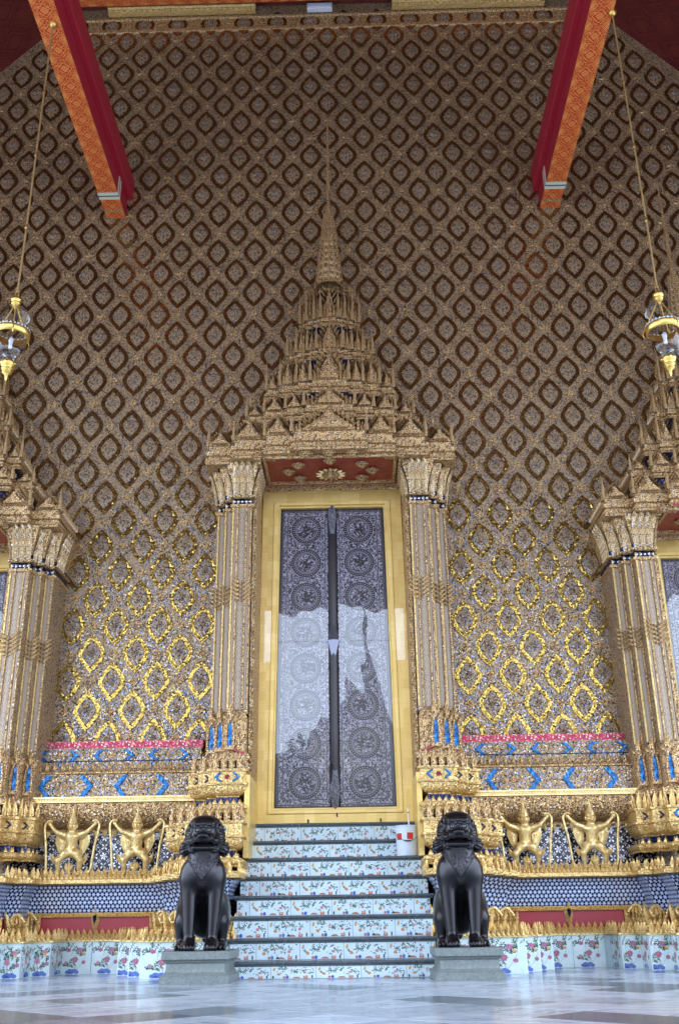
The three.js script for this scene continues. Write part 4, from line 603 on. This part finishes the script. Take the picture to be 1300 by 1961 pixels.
  part(t, 'door_pull', tube([[-0.045, fy0 + 0.3, 0.1], [-0.06, fy0 + 0.34, 0.13], [-0.06, fy0 + 0.5, 0.13], [-0.045, fy0 + 0.54, 0.1]], 0.008, 10, 6), M.blackWire);
  for (const [x, y] of [[0.02, 0.11], [-0.33, 0.035], [0.55, 0.035]]) part(t, 'bolt', rbox(0.02, 0.05, 0.03, 0.004, x, b0 + y, 0.14), M.blackWire);
  return t;
}
M.stilePearl = std({ map: FINE, color: lin(0.3, 0.29, 0.36), roughness: 0.4 }); M.silver = std({ color: lin(0.72, 0.75, 0.82), metalness: 0.9, roughness: 0.25 }); M.pearl = std({ color: lin(0.13, 0.13, 0.17), metalness: 0.5, roughness: 0.1 }); M.capGold = mosaicMat(MC, 0.8);
const beadGeo = new THREE.SphereGeometry(0.018, 8, 6);
bay(-3.42, -2.06, 'mosaic wall base with red panel and petal rows, left of the central stair');
bay(1.94, 3.34, 'mosaic wall base with red panel and petal rows, right of the central stair');
doorway(0, 'tallest doorway at centre with gilded frame, inlaid double door and tiered spire', { yc: 6.1, shaft0: 2.87, wide: 1.97, sill: 1.6, scale: 1, boxes: [[1.95, 1.66, 1.14, 0.16], [1.36, 1.86, 1.4, 0.2]] });
doorway(-5.1, 'shorter spired doorway cut off by the left edge', { yc: 5.27, shaft0: 2.42, wide: 1.66, sill: 1.6, scale: 0.9, old: 1, boxes: [[1.48, 1.62, 1.14, 0.16]] });
doorway(5.1, 'shorter spired doorway cut off by the right edge', { yc: 5.27, shaft0: 2.42, wide: 1.66, sill: 1.6, scale: 0.9, old: 1, boxes: [[1.48, 1.62, 1.14, 0.16]] });

// ---------------------------------------------------------------- staircase
{
  const t = thing('staircase', 'flight of eight steps with flowered porcelain risers and dark stone treads', 'staircase', [0, 0, W]);
  const tops = [0.158, 0.358, 0.568, 0.77, 0.972, 1.18, 1.382, 1.598], run = 0.264, p0 = 2.2, hw = 1.036;
  seed(66); let low = 0;
  tops.forEach((h, i) => {
    const p = p0 - i * run, back = p - run - 0.03, end = i === 7 ? 0.1 : back;
    part(t, 'step_core', box(2 * hw - 0.03, h - low - 0.03, p - end - 0.014, 0, (h + low) / 2 - 0.015, (p + end) / 2 - 0.007), M.joint);
    const w = 0.435, off = [0.0, 0.17, 0.08, 0.3, 0.22, 0.12, 0.34, 0.25][i]; let x = -hw + 0.012 - off;
    for (; x < hw - 0.012; x += w) { const a = Math.max(x, -hw + 0.012), b = Math.min(x + w, hw - 0.012); if (b - a < 0.03) continue; const th = h - low - 0.05, g = new RoundedBoxGeometry(b - a - 0.003, th, 0.016, 1, 0.002), uv = g.attributes.uv, q = g.attributes.position; for (let e = 0; e < uv.count; e++) uv.setXY(e, (q.getX(e) + (a + b) / 2 - x) / w, q.getY(e) / th + 0.5); part(t, 'riser_tile', g, M.tile[Math.floor(rnd() * 3)], [(a + b) / 2, low + 0.002 + th / 2, p - 0.006], [rr(-0.004, 0.004), rr(-0.003, 0.003), 0]); }
    const nose = [[0, h - 0.048], [0.012, h - 0.046], [0.016, h - 0.03], ...torus(0.014, h - 0.03, h, 0.016, 6)];
    part(t, 'tread', sweep([[-hw, end], [-hw, p], [hw, p], [hw, end]], [[-0.1, h - 0.05], ...nose, [-0.2, h + 0.0005], [-(p - end) , h + 0.0006]].slice(0, -1), { crease: 0.9 }), M.tread);
    part(t, 'tread_slab', box(2 * hw - 0.01, 0.036, p - end, 0, h - 0.0185, (p + end) / 2), M.tread);
    low = h;
  });
}
// ---------------------------------------------------------------- bronze lions on stone pedestals
const BRONZE = (() => { // engraved bib, curls and collar lines as relief over the front of the figure
  const N = 1024, [c, g] = canvas(N, N), S = N / 1.28, X = (x) => (x + 0.64) * S, Y = (y) => N - y * S; g.fillStyle = '#808080'; g.fillRect(0, 0, N, N); seed(808);
  g.save(); g.beginPath(); g.moveTo(X(-0.16), Y(0.85)); g.lineTo(X(0.16), Y(0.85)); g.lineTo(X(0.13), Y(0.76)); g.lineTo(X(0), Y(0.62)); g.lineTo(X(-0.13), Y(0.76)); g.closePath(); g.clip(); g.fillStyle = '#9a9a9a'; g.fillRect(0, 0, N, N);
  for (let i = 0; i < 120; i++) { const x = X(rr(-0.15, 0.15)), y = Y(rr(0.63, 0.85)), r = rr(5, 11); g.strokeStyle = rnd() < 0.5 ? '#e8e8e8' : '#303030'; g.lineWidth = 2.6; g.beginPath(); for (let k = 0; k < 18; k++) { const a = k * 0.42, q = r * (1 - k / 22); k ? g.lineTo(x + Math.cos(a) * q, y + Math.sin(a) * q) : g.moveTo(x + q, y); } g.stroke(); } g.restore();
  g.strokeStyle = '#e0e0e0'; g.lineWidth = 5; for (const k of [0, 0.018]) { g.beginPath(); g.moveTo(X(-0.165 + k), Y(0.84)); g.lineTo(X(-0.135 + k), Y(0.76 + k)); g.lineTo(X(0), Y(0.615 + k * 1.4)); g.lineTo(X(0.135 - k), Y(0.76 + k)); g.lineTo(X(0.165 - k), Y(0.84)); g.stroke(); }
  for (let i = 0; i < 9; i++) { g.strokeStyle = i & 1 ? '#b8b8b8' : '#404040'; g.lineWidth = 3; g.beginPath(); g.moveTo(X(0), Y(0.6 - i * 0.014)); g.lineTo(X(0.05 - i * 0.003), Y(0.64 - i * 0.012)); g.moveTo(X(0), Y(0.6 - i * 0.014)); g.lineTo(X(-0.05 + i * 0.003), Y(0.64 - i * 0.012)); g.stroke(); }
  for (const s of [-1, 1]) for (let i = 0; i < 6; i++) { g.strokeStyle = '#202020'; g.lineWidth = 3; g.beginPath(); g.moveTo(X(s * 0.05), Y(1.005 - i * 0.009)); g.quadraticCurveTo(X(s * 0.1), Y(0.985 - i * 0.009), X(s * 0.15), Y(1.03 - i * 0.016)); g.stroke(); }
  const t = texOf(c, 1.28, 1.28, false); t.offset.set(0.5, 0); return t;
})();
M.bronze = phys({ color: lin(0.016, 0.0135, 0.016), metalness: 0.6, roughness: 0.3, clearcoat: 0.22, clearcoatRoughness: 0.08, bumpMap: BRONZE, bumpScale: 0.016 });
M.bib = std({ color: lin(0.07, 0.066, 0.072), metalness: 0.7, roughness: 0.42, bumpMap: BRONZE, bumpScale: 0.03 }); M.eye = std({ color: lin(0.1, 0.1, 0.11), metalness: 0.6, roughness: 0.12 });
const LION = (() => {
  const body = [
    [sdCone(V(0, 0.68, 0.06), V(0, 0.3, -0.3), 0.165, 0.2), 0.06], [sdCone(V(0, 0.7, 0.07), V(0, 0.93, 0.04), 0.17, 0.14), 0.08], [sdEll(V(0, 0.68, 0.12), V(0.17, 0.16, 0.12)), 0.06],
    [both(sdEll(V(0.145, 0.66, 0.09), V(0.09, 0.13, 0.105))), 0.06], [both(sdCone(V(0.135, 0.6, 0.1), V(0.114, 0.08, 0.145), 0.096, 0.05)), 0.05], [both(sdEll(V(0.112, 0.085, 0.15), V(0.064, 0.035, 0.064))), 0.02], [both(sdEll(V(0.112, 0.04, 0.19), V(0.074, 0.042, 0.1))), 0.03],
    [both(sdEll(V(0.2, 0.33, -0.1), V(0.078, 0.175, 0.2))), 0.07], [both(sdCone(V(0.2, 0.24, 0.02), V(0.2, 0.07, 0.0), 0.08, 0.05)), 0.05], [both(sdEll(V(0.2, 0.04, 0.05), V(0.062, 0.042, 0.11))), 0.03],
    ...[-0.05, -0.017, 0.017, 0.05].map((k) => [both(sdEll(V(0.112 + k, 0.026, 0.275 - Math.abs(k) * 0.5), V(0.019, 0.027, 0.032))), 0.008]), ...[-0.04, 0, 0.04].map((k) => [both(sdEll(V(0.2 + k, 0.024, 0.15), V(0.017, 0.025, 0.028))), 0.008]),
    [sdCone(V(0, 0.1, -0.42), V(0, 0.5, -0.5), 0.04, 0.03), 0.05]];
  const fb = (x, y, z) => { let d = 9; for (const [f, k] of body) d = smin(d, f(x, y, z), k); if (z > 0) { const e = Math.min((y - 0.6) * 0.82 - Math.abs(x), 0.175 - Math.abs(x)); d -= 0.006 * clamp(e / 0.012) * clamp((0.9 - y) / 0.02); } return Math.max(d, -y); };
  const mane = (x, y, z) => { const a = Math.atan2(x, y - 0.98), n = 0.0035 * Math.sin(a * 44) + 0.002 * Math.sin(y * 150); const d1 = sdMane(x, y, z), d2 = sdLobe(Math.abs(x), y, z); return smin(d1, d2, 0.05) + n * clamp((Math.hypot(x, y - 1) - 0.11) * 14); };
  const sdMane = sdEll(V(0, 1.025, 0.035), V(0.212, 0.19, 0.125)), sdLobe = sdEll(V(0.2, 0.9, 0.04), V(0.064, 0.07, 0.075));
  const head = [[sdEll(V(0, 1.03, 0.09), V(0.142, 0.152, 0.14)), 0.03], [sdBox(V(0, 0.985, 0.2), V(0.105, 0.035, 0.07), 0.03), 0.04], [sdBox(V(0, 0.9, 0.165), V(0.115, 0.02, 0.075), 0.018), 0.025], [sdBox(V(0, 0.872, 0.1), V(0.14, 0.014, 0.1), 0.012), 0.012],
    [sdBox(V(0, 1.122, 0.17), V(0.11, 0.024, 0.06), 0.02), 0.03], [both(sdEll(V(0.06, 1.06, 0.225), V(0.03, 0.024, 0.022))), 0.006], [both(sdEll(V(0.062, 1.092, 0.215), V(0.045, 0.014, 0.03))), 0.014], [sdEll(V(0, 1.012, 0.272), V(0.046, 0.026, 0.026)), 0.016], [both(sdEll(V(0.032, 1.004, 0.275), V(0.02, 0.018, 0.02))), 0.012], [both(sdCone(V(0.05, 0.975, 0.25), V(0.125, 0.965, 0.18), 0.026, 0.03)), 0.02],
    [both(sdEll(V(0.155, 1.09, 0.1), V(0.024, 0.042, 0.03))), 0.014], [both(sdCone(V(0.13, 1.0, 0.15), V(0.14, 0.9, 0.12), 0.028, 0.03)), 0.03], [sdEll(V(0, 1.15, 0.07), V(0.15, 0.062, 0.12)), 0.03]];
  const cut = sdBox(V(0, 0.937, 0.25), V(0.088, 0.017, 0.12), 0.01);
  const fh = (x, y, z) => { let d = mane(x, y, z); for (const [f, k] of head) d = smin(d, f(x, y, z), k); return Math.max(d, -cut(x, y, z)); };
  const fbib = (x, y, z) => Math.max(fb(x, y, z) - 0.003, -(Math.min((y - 0.605) * 0.82 - Math.abs(x), 0.17 - Math.abs(x))), y - 0.87, 0.02 - z), bib = sdfMesh(fbib, [-0.2, 0.58, 0.0], [0.2, 0.9, 0.3], 0.006);
  const b = sdfMesh(fb, [-0.3, -0.005, -0.56], [0.3, 1.02, 0.34], 0.0105), h = sdfMesh(fh, [-0.28, 0.81, -0.12], [0.28, 1.24, 0.32], 0.0054);
  const teeth = []; for (let k = 0; k < 9; k++) { const x = (k - 4) * 0.018; teeth.push(leaf(0.013, 0.014, 0.008).translate(x, 0.919, 0.222 - Math.abs(x) * 0.25), leaf(0.013, 0.013, 0.008).rotateZ(Math.PI).translate(x, 0.957, 0.238 - Math.abs(x) * 0.25)); }
  return { bib, eye: [-1, 1].map((s) => new THREE.SphereGeometry(0.019, 14, 10).translate(s * 0.06, 1.06, 0.234)), body: merge([b, h]), teeth: merge(teeth), eyes: [-1, 1].map((s) => new THREE.TorusGeometry(0.026, 0.005, 6, 18).scale(1.15, 0.85, 1).translate(s * 0.06, 1.06, 0.238)) };
})();
function lion(x, z, turn, label, plabel, dx = 0) {
  const sq = (a, b) => [[-a, b], [a, b], [a, -b], [-a, -b]], pd = thing('lion_pedestal', plabel, 'pedestal', [x, 0, z], 'stone pedestals of the lions');
  part(pd, 'pedestal_block', sweep(sq(0.29, 0.4), [[0.02, 0], [0.02, 0.07], [0.005, 0.075], [-0.02, 0.1], [-0.025, 0.12], [-0.025, 0.17], [-0.012, 0.18], [-0.004, 0.186], [-0.012, 0.192], [0.0, 0.198], [0.012, 0.206], [0.012, 0.27], [-0.29, 0.272]], { closed: true, crease: 0.3 }), M.stone);
  const t = thing('guardian_lion', label, 'lion statue', [x + dx, 0.268, z - 0.02], 'seated bronze lions'); t.rotation.y = turn; t.scale.x = 0.93;
  const m = part(t, 'figure', LION.body, M.bronze); part(t, 'teeth', LION.teeth, M.bronze); for (const e of LION.eyes) part(t, 'eye_rim', e, M.bib); for (const e of LION.eye) part(t, 'eye', e, M.eye); part(t, 'chest_bib', LION.bib, M.bib);
}
lion(-1.205, -10.12, 0.06, 'dark bronze lion seated left of the stair', 'grey stone pedestal under the lion left of the stair', -0.01);
lion(1.25, -10.12, -0.02, 'dark bronze lion seated right of the stair beside the bucket', 'grey stone pedestal under the lion right of the stair', -0.015);
lion(3.84, -11.2, 0, 'bronze lion cut off by the right edge, only its flank showing', 'stone pedestal cut off by the right edge', 0.08);
// ---------------------------------------------------------------- gilded birdmen holding serpents
M.goldFig = std({ map: NEWGOLD, metalness: 0.7, roughness: 0.34, bumpMap: FINE, bumpScale: 0.003 });
const GARUDA = (() => {
  const P = [[sdCone(V(0, 0.28, 0.02), V(0, 0.42, 0.03), 0.062, 0.068), 0.04], [sdEll(V(0, 0.435, 0.035), V(0.088, 0.052, 0.06)), 0.03], [both(sdEll(V(0.05, 0.25, 0.035), V(0.07, 0.05, 0.065))), 0.025], [sdCone(V(0, 0.46, 0.03), V(0, 0.53, 0.045), 0.035, 0.04), 0.03], [sdEll(V(0, 0.545, 0.05), V(0.052, 0.058, 0.05)), 0.02], [sdEll(V(0, 0.53, 0.1), V(0.016, 0.016, 0.02)), 0.012], [both(sdEll(V(0.054, 0.55, 0.04), V(0.012, 0.032, 0.014))), 0.01],
    [both(sdCone(V(0.09, 0.45, 0.035), V(0.175, 0.48, 0.06), 0.033, 0.024)), 0.02], [both(sdCone(V(0.175, 0.48, 0.06), V(0.262, 0.565, 0.05), 0.024, 0.018)), 0.015], [both(sdEll(V(0.268, 0.575, 0.05), V(0.022, 0.024, 0.024))), 0.012],
    [both(sdCone(V(0.07, 0.23, 0.04), V(0.132, 0.17, 0.085), 0.048, 0.036)), 0.03], [both(sdCone(V(0.132, 0.17, 0.085), V(0.115, 0.02, 0.05), 0.036, 0.02)), 0.02], [both(sdEll(V(0.115, 0.015, 0.075), V(0.03, 0.018, 0.05))), 0.02]];
  const f = (x, y, z) => { let d = 9; for (const [g, k] of P) d = smin(d, g(x, y, z), k); return d; };
  const wing = [-1, 1].map((s) => { const g = leaf(0.13, 0.24, 0.02, 0, [[0, 0.1], [0.3, 0.6], [0.7, 1], [1, 0.7]]).rotateZ(s * -0.12).translate(s * 0.12, 0.22, -0.01); return g; }), fin = [-1, 1].map((s) => leaf(0.05, 0.12, 0.02, 0.02).rotateZ(s * -0.5).translate(s * 0.16, 0.14, 0.07));
  const arm = [-1, 1].map((s) => leaf(0.05, 0.2, 0.016).rotateZ(s * -0.95).translate(s * 0.1, 0.425, 0.03));
  return { figure: sdfMesh(f, [-0.32, -0.01, -0.1], [0.32, 0.63, 0.17], 0.0075), wing, fin: [...fin, ...arm].map(mUV),
    crown: mUV(lathe([[0.056, 0.57], [0.06, 0.58], [0.052, 0.59], [0.054, 0.6], [0.044, 0.612], [0.046, 0.622], [0.034, 0.64], [0.03, 0.65], [0.02, 0.67], [0.016, 0.69], [0.009, 0.72], [0, 0.77]], 16)).translate(0, 0, 0.05),
    tail: mUV(merge([lathe([[0.02, 0], [0.03, 0.02], [0.022, 0.04], [0.05, 0.07], [0.05, 0.085], [0.03, 0.09]], 12).translate(0, 0, 0.06), ...[-0.035, 0, 0.035].map((x) => leaf(0.034, 0.1 - Math.abs(x), 0.02).translate(x, 0.08, 0.07))])),
    serpent: [-1, 1].map((s) => mUV(tube([[s * 0.235, 0.6, 0.06], [s * 0.275, 0.61, 0.06], [s * 0.315, 0.57, 0.06], [s * 0.31, 0.48, 0.07], [s * 0.285, 0.34, 0.08], [s * 0.27, 0.2, 0.08], [s * 0.25, 0.06, 0.08], [s * 0.2, 0.0, 0.09], [s * 0.15, 0.02, 0.09]], 0.0145, 40, 7))) };
})();
for (const [x, label] of [[-3.06, 'gilded birdman figure gripping serpents, farthest left on the wall base'], [-2.3, 'gilded birdman figure gripping serpents, nearest the left lion'], [2.2, 'gilded birdman figure gripping serpents, nearest the right lion'], [2.97, 'gilded birdman figure gripping serpents, farthest right on the wall base']]) {
  const t = thing('birdman_figure', label, 'statue', [x, 1.03, W + 0.6], 'gilded birdmen on the wall base');
  part(t, 'figure', GARUDA.figure, M.goldFig); part(t, 'crown', GARUDA.crown, M.goldFig); part(t, 'tail', GARUDA.tail, M.goldFig); for (const g of GARUDA.fin) part(t, 'feather', g, M.goldFig); for (const k of [0, 1]) { part(t, 'wing', GARUDA.wing[k], M.goldFig); part(t, 'serpent', GARUDA.serpent[k], M.goldFig); }
}
// ---------------------------------------------------------------- hanging lanterns
function lantern(x, y, z, hookY, label) {
  const t = thing('lantern', label, 'lantern', [x, y, z], 'glass lanterns hung from the beams');   // y is the tip
  part(t, 'finial', mUV(lathe([[0, 0], [0.012, 0.03], [0.018, 0.08], [0.05, 0.1], [0.052, 0.115], [0.036, 0.125], [0.06, 0.14], [0.062, 0.155], [0.045, 0.165], [0.068, 0.185], [0.075, 0.215], [0.06, 0.225]], 20)), M.brass);
  part(t, 'finial_leaves', merge([...Array(12)].map((_, k) => leaf(0.04, 0.05, 0.01).translate(0, 0.2, 0.07).rotateY(k * Math.PI / 6))), M.brass);
  part(t, 'glass_bowl', mUV(lathe([[0.05, 0.215], [0.1, 0.235], [0.135, 0.29], [0.15, 0.36], [0.157, 0.45], [0.165, 0.54]], 28)), M.bowl); part(t, 'bowl_foot', mUV(lathe([[0.06, 0.23], [0.06, 0.26], [0.035, 0.29], [0.07, 0.31], [0.05, 0.33]], 16)), M.bowl);
  part(t, 'ring', mUV(lathe([[0.163, 0.54], [0.185, 0.55], [0.185, 0.6], [0.19, 0.61], [0.17, 0.615], [0.168, 0.545]], 32)), M.brass);
  part(t, 'ring_cresting', merge([...Array(28)].map((_, k) => leaf(0.034, 0.028, 0.008).translate(0, 0.61, 0.182).rotateY(k * Math.PI / 14))), M.white);
  part(t, 'candle_lamp', mUV(lathe([[0.0, 0.4], [0.018, 0.4], [0.018, 0.47], [0.026, 0.49], [0.02, 0.53], [0.005, 0.55]], 12)), M.white); part(t, 'lamp_rod', mUV(new THREE.CylinderGeometry(0.004, 0.004, 0.42, 6).translate(0, 0.74, 0)), M.brass);
  for (let k = 0; k < 3; k++) { const a = 0.4 + k * 2.094, A = new THREE.Vector3(Math.sin(a) * 0.185, 0.6, Math.cos(a) * 0.185), B = new THREE.Vector3(Math.sin(a) * 0.02, 0.93, Math.cos(a) * 0.02), l = []; const n = 16; for (let i = 0; i < n; i++) { const p = A.clone().lerp(B, (i + 0.5) / n); l.push(new THREE.TorusGeometry(0.009, 0.0032, 5, 8).scale(0.8, 1.5, 1).rotateY(i & 1 ? 1.2 : -0.3).rotateZ(Math.sin(a) * 0.45).rotateX(-Math.cos(a) * 0.45).translate(p.x, p.y, p.z)); } part(t, 'chain', merge(l), M.brass); part(t, 'hook', tube([[A.x, A.y + 0.02, A.z], [A.x * 1.18, A.y - 0.06, A.z * 1.18], [A.x * 1.12, A.y - 0.11, A.z * 1.12]], 0.007, 8, 5), M.brass); }
  part(t, 'smoke_bell', mUV(lathe([[0.012, 0.92], [0.06, 0.915], [0.12, 0.885], [0.16, 0.83], [0.168, 0.8]], 28)), M.bowl);
  part(t, 'cap', mUV(lathe([[0.008, 0.9], [0.02, 0.93], [0.045, 0.95], [0.05, 0.975], [0.04, 0.985], [0.056, 1.0], [0.056, 1.03], [0.03, 1.05], [0.01, 1.06]], 18)), M.brass); part(t, 'cap_loop', new THREE.TorusGeometry(0.03, 0.007, 6, 14).scale(0.7, 1.4, 1).translate(0, 1.09, 0), M.brass);
  const H = hookY - y; part(t, 'suspension_rod', tube([[0, 1.12, 0], [0.004, 1.6, 0], [0, H, 0]], 0.011, 12, 6), M.cord); for (const q of [0.22, 0.48, 0.72]) part(t, 'rod_collar', mUV(lathe([[0.012, -0.03], [0.018, -0.02], [0.014, -0.005], [0.02, 0.005], [0.014, 0.02], [0.012, 0.03]], 10)), M.brass, [0, lerp(1.12, H, q), 0]);
  part(t, 'ceiling_rose', mUV(lathe([[0.012, -0.05], [0.03, -0.045], [0.05, -0.02], [0.05, 0]], 16)), M.brass, [0, H - 0.001, 0]);
}
lantern(-3.32, 5.78, -9.0, 10.88, 'brass and glass lantern on a long rod hung from the left beam');
lantern(3.62, 5.69, -9.05, 10.88, 'brass and glass lantern on a long rod hung from the right beam');
// ---------------------------------------------------------------- bucket left on the stair
{
  const t = thing('bucket', 'white plastic bucket with two red square stickers on the stair', 'bucket', [0.832, 1.181, W + 0.77]); const R = (y) => lerp(0.118, 0.134, y / 0.33);
  part(t, 'pail', mUV(lathe([[0, 0.004], [0.112, 0], [0.118, 0.008], [0.131, 0.27], [0.137, 0.275], [0.137, 0.285], [0.132, 0.29], [0.134, 0.318], [0.14, 0.32], [0.14, 0.332], [0.13, 0.333], [0.127, 0.3], [0.114, 0.02], [0, 0.018]], 40)), M.plastic);
  const patch = (a, w, y0, y1, k) => { const g = new THREE.CylinderGeometry(R(y1) + k, R(y0) + k, y1 - y0, 8, 1, true, a - w / 2, w).translate(0, (y0 + y1) / 2, 0); return g; };
  for (const [a, y] of [[-0.8, 0.205], [0.24, 0.21]]) { const s = part(t, 'sticker', patch(a, 0.7, y - 0.044, y + 0.052, 0.0006), M.white); part(s, 'sticker_edge', patch(a, 0.56, y - 0.032, y + 0.04, 0.0012), M.navy); part(s, 'sticker_face', patch(a, 0.52, y - 0.028, y + 0.036, 0.0018), M.redSticker); }
  const hp = []; for (let k = 0; k <= 12; k++) { const a = k / 12 * Math.PI; hp.push([-Math.cos(a) * 0.143, 0.28 - Math.sin(a) * 0.12, 0.03 + Math.sin(a) * 0.118]); } part(t, 'handle', tube(hp, 0.003, 30, 5), M.blackWire); part(t, 'grip', tube(hp.slice(5, 8), 0.007, 8, 7), M.blackWire); for (const s of [-1, 1]) part(t, 'handle_lug', rbox(0.012, 0.03, 0.03, 0.004, s * 0.141, 0.28, 0.03), M.plastic);
  const b = thing('brush_handle', 'thin white handle standing upright in the bucket', 'handle', [0.86, 1.2, W + 0.72]); b.rotation.z = 0.0; part(b, 'stick', mUV(new THREE.CylinderGeometry(0.0095, 0.0105, 0.47, 10).translate(0, 0.235, 0)), M.white); part(b, 'cap', mUV(lathe([[0.011, 0.47], [0.012, 0.5], [0.006, 0.515], [0.0, 0.52]], 10)), M.white); part(b, 'dark_collar', mUV(new THREE.CylinderGeometry(0.0115, 0.0115, 0.012, 10).translate(0, 0.465, 0)), M.blackWire);
}
// ---------------------------------------------------------------- the court behind the viewer, mirrored in the door's glass
{
  const t = thing('bell_tower', 'tapering gilded spire across the court, mirrored in the door glass', 'spire', [1.0, -0.45, 25]);
  part(t, 'terrace', box(13, 2.2, 13, 0, 1.1, 0), M.backlitStone); part(t, 'body', box(9, 3.2, 9, 0, 3.7, 0), M.backlitStone);
  part(t, 'roof', mUV(lathe([[6.2, 5.2], [5, 6.8], [4.2, 7.6], [3.2, 8.4], [2.2, 9.2], [1.5, 10], [1.0, 10.8], [0.7, 11.6], [0.48, 12.6], [0.32, 13.6], [0.16, 15], [0.06, 17], [0, 17.6]], 20)), M.backlitGold);
  const c = thing('cloister', 'long low cloister with tiled roof across the court', 'building', [0, -0.45, 33]); part(c, 'wall', box(70, 3.4, 5, 0, 1.7, 0), M.backlitStone); part(c, 'roof', extrude([[-3.6, 3.3], [3.6, 3.3], [0.3, 5.6], [-0.3, 5.6]], 72).rotateY(Math.PI / 2).translate(-36, 0, 0), M.rooftile);
}
{
  seed(515); const leafQuad = (() => { const g = new THREE.BufferGeometry(); g.setAttribute('position', new THREE.Float32BufferAttribute([-0.09, 0, 0, 0, 0.05, 0.01, 0, -0.05, 0.01, 0.11, 0, 0, 0, -0.05, 0.01, 0, 0.05, 0.01], 3)); g.setAttribute('uv', new THREE.Float32BufferAttribute(new Float32Array(12), 2)); g.computeVertexNormals(); return g; })();
  for (const [x, z, h, r, label] of [[-1.55, 15, 8.3, 1.0, 'taller leafy tree in the court, mirrored in the left door glass'], [-3.0, 16.5, 7.4, 1.2, 'lower leafy tree in the court, farther left of the spire']]) {
    const t = thing('court_tree', label, 'tree', [x, -0.45, z], 'trees in the court'); part(t, 'trunk', merge([mUV(lathe([[0.16, 0], [0.12, 1], [0.09, h * 0.6], [0.03, h * 0.92]], 8)), ...[0, 1, 2, 3, 4].map((k) => tube([[0, h * (0.5 + k * 0.07), 0], [Math.sin(k * 2.2) * r * 0.5, h * (0.58 + k * 0.07), Math.cos(k * 2.2) * r * 0.5], [Math.sin(k * 2.2) * r * 0.85, h * (0.64 + k * 0.06), Math.cos(k * 2.2) * r * 0.85]], 0.035, 8, 5))]), M.bark);
    const l = [], clumps = [...Array(16)].map(() => { const a = rr(0, 6.28), q = Math.sqrt(rnd()) * r * 0.8; return [Math.cos(a) * q, h * rr(0.55, 0.93), Math.sin(a) * q, rr(0.3, 0.55)]; });
    for (const [cx, cy, cz, cr] of clumps) for (let k = 0; k < 130; k++) { const a = rr(0, 6.28), b = Math.acos(rr(-1, 1)), q = cr * Math.cbrt(rnd()); l.push(leafQuad.clone().rotateX(rr(0, 6.28)).rotateY(rr(0, 6.28)).translate(cx + q * Math.sin(b) * Math.cos(a), cy + q * Math.cos(b), cz + q * Math.sin(b) * Math.sin(a))); }
    part(t, 'crown', l, M.foliage).userData.kind = 'stuff';
  }
}
renderer.render(scene, camera);
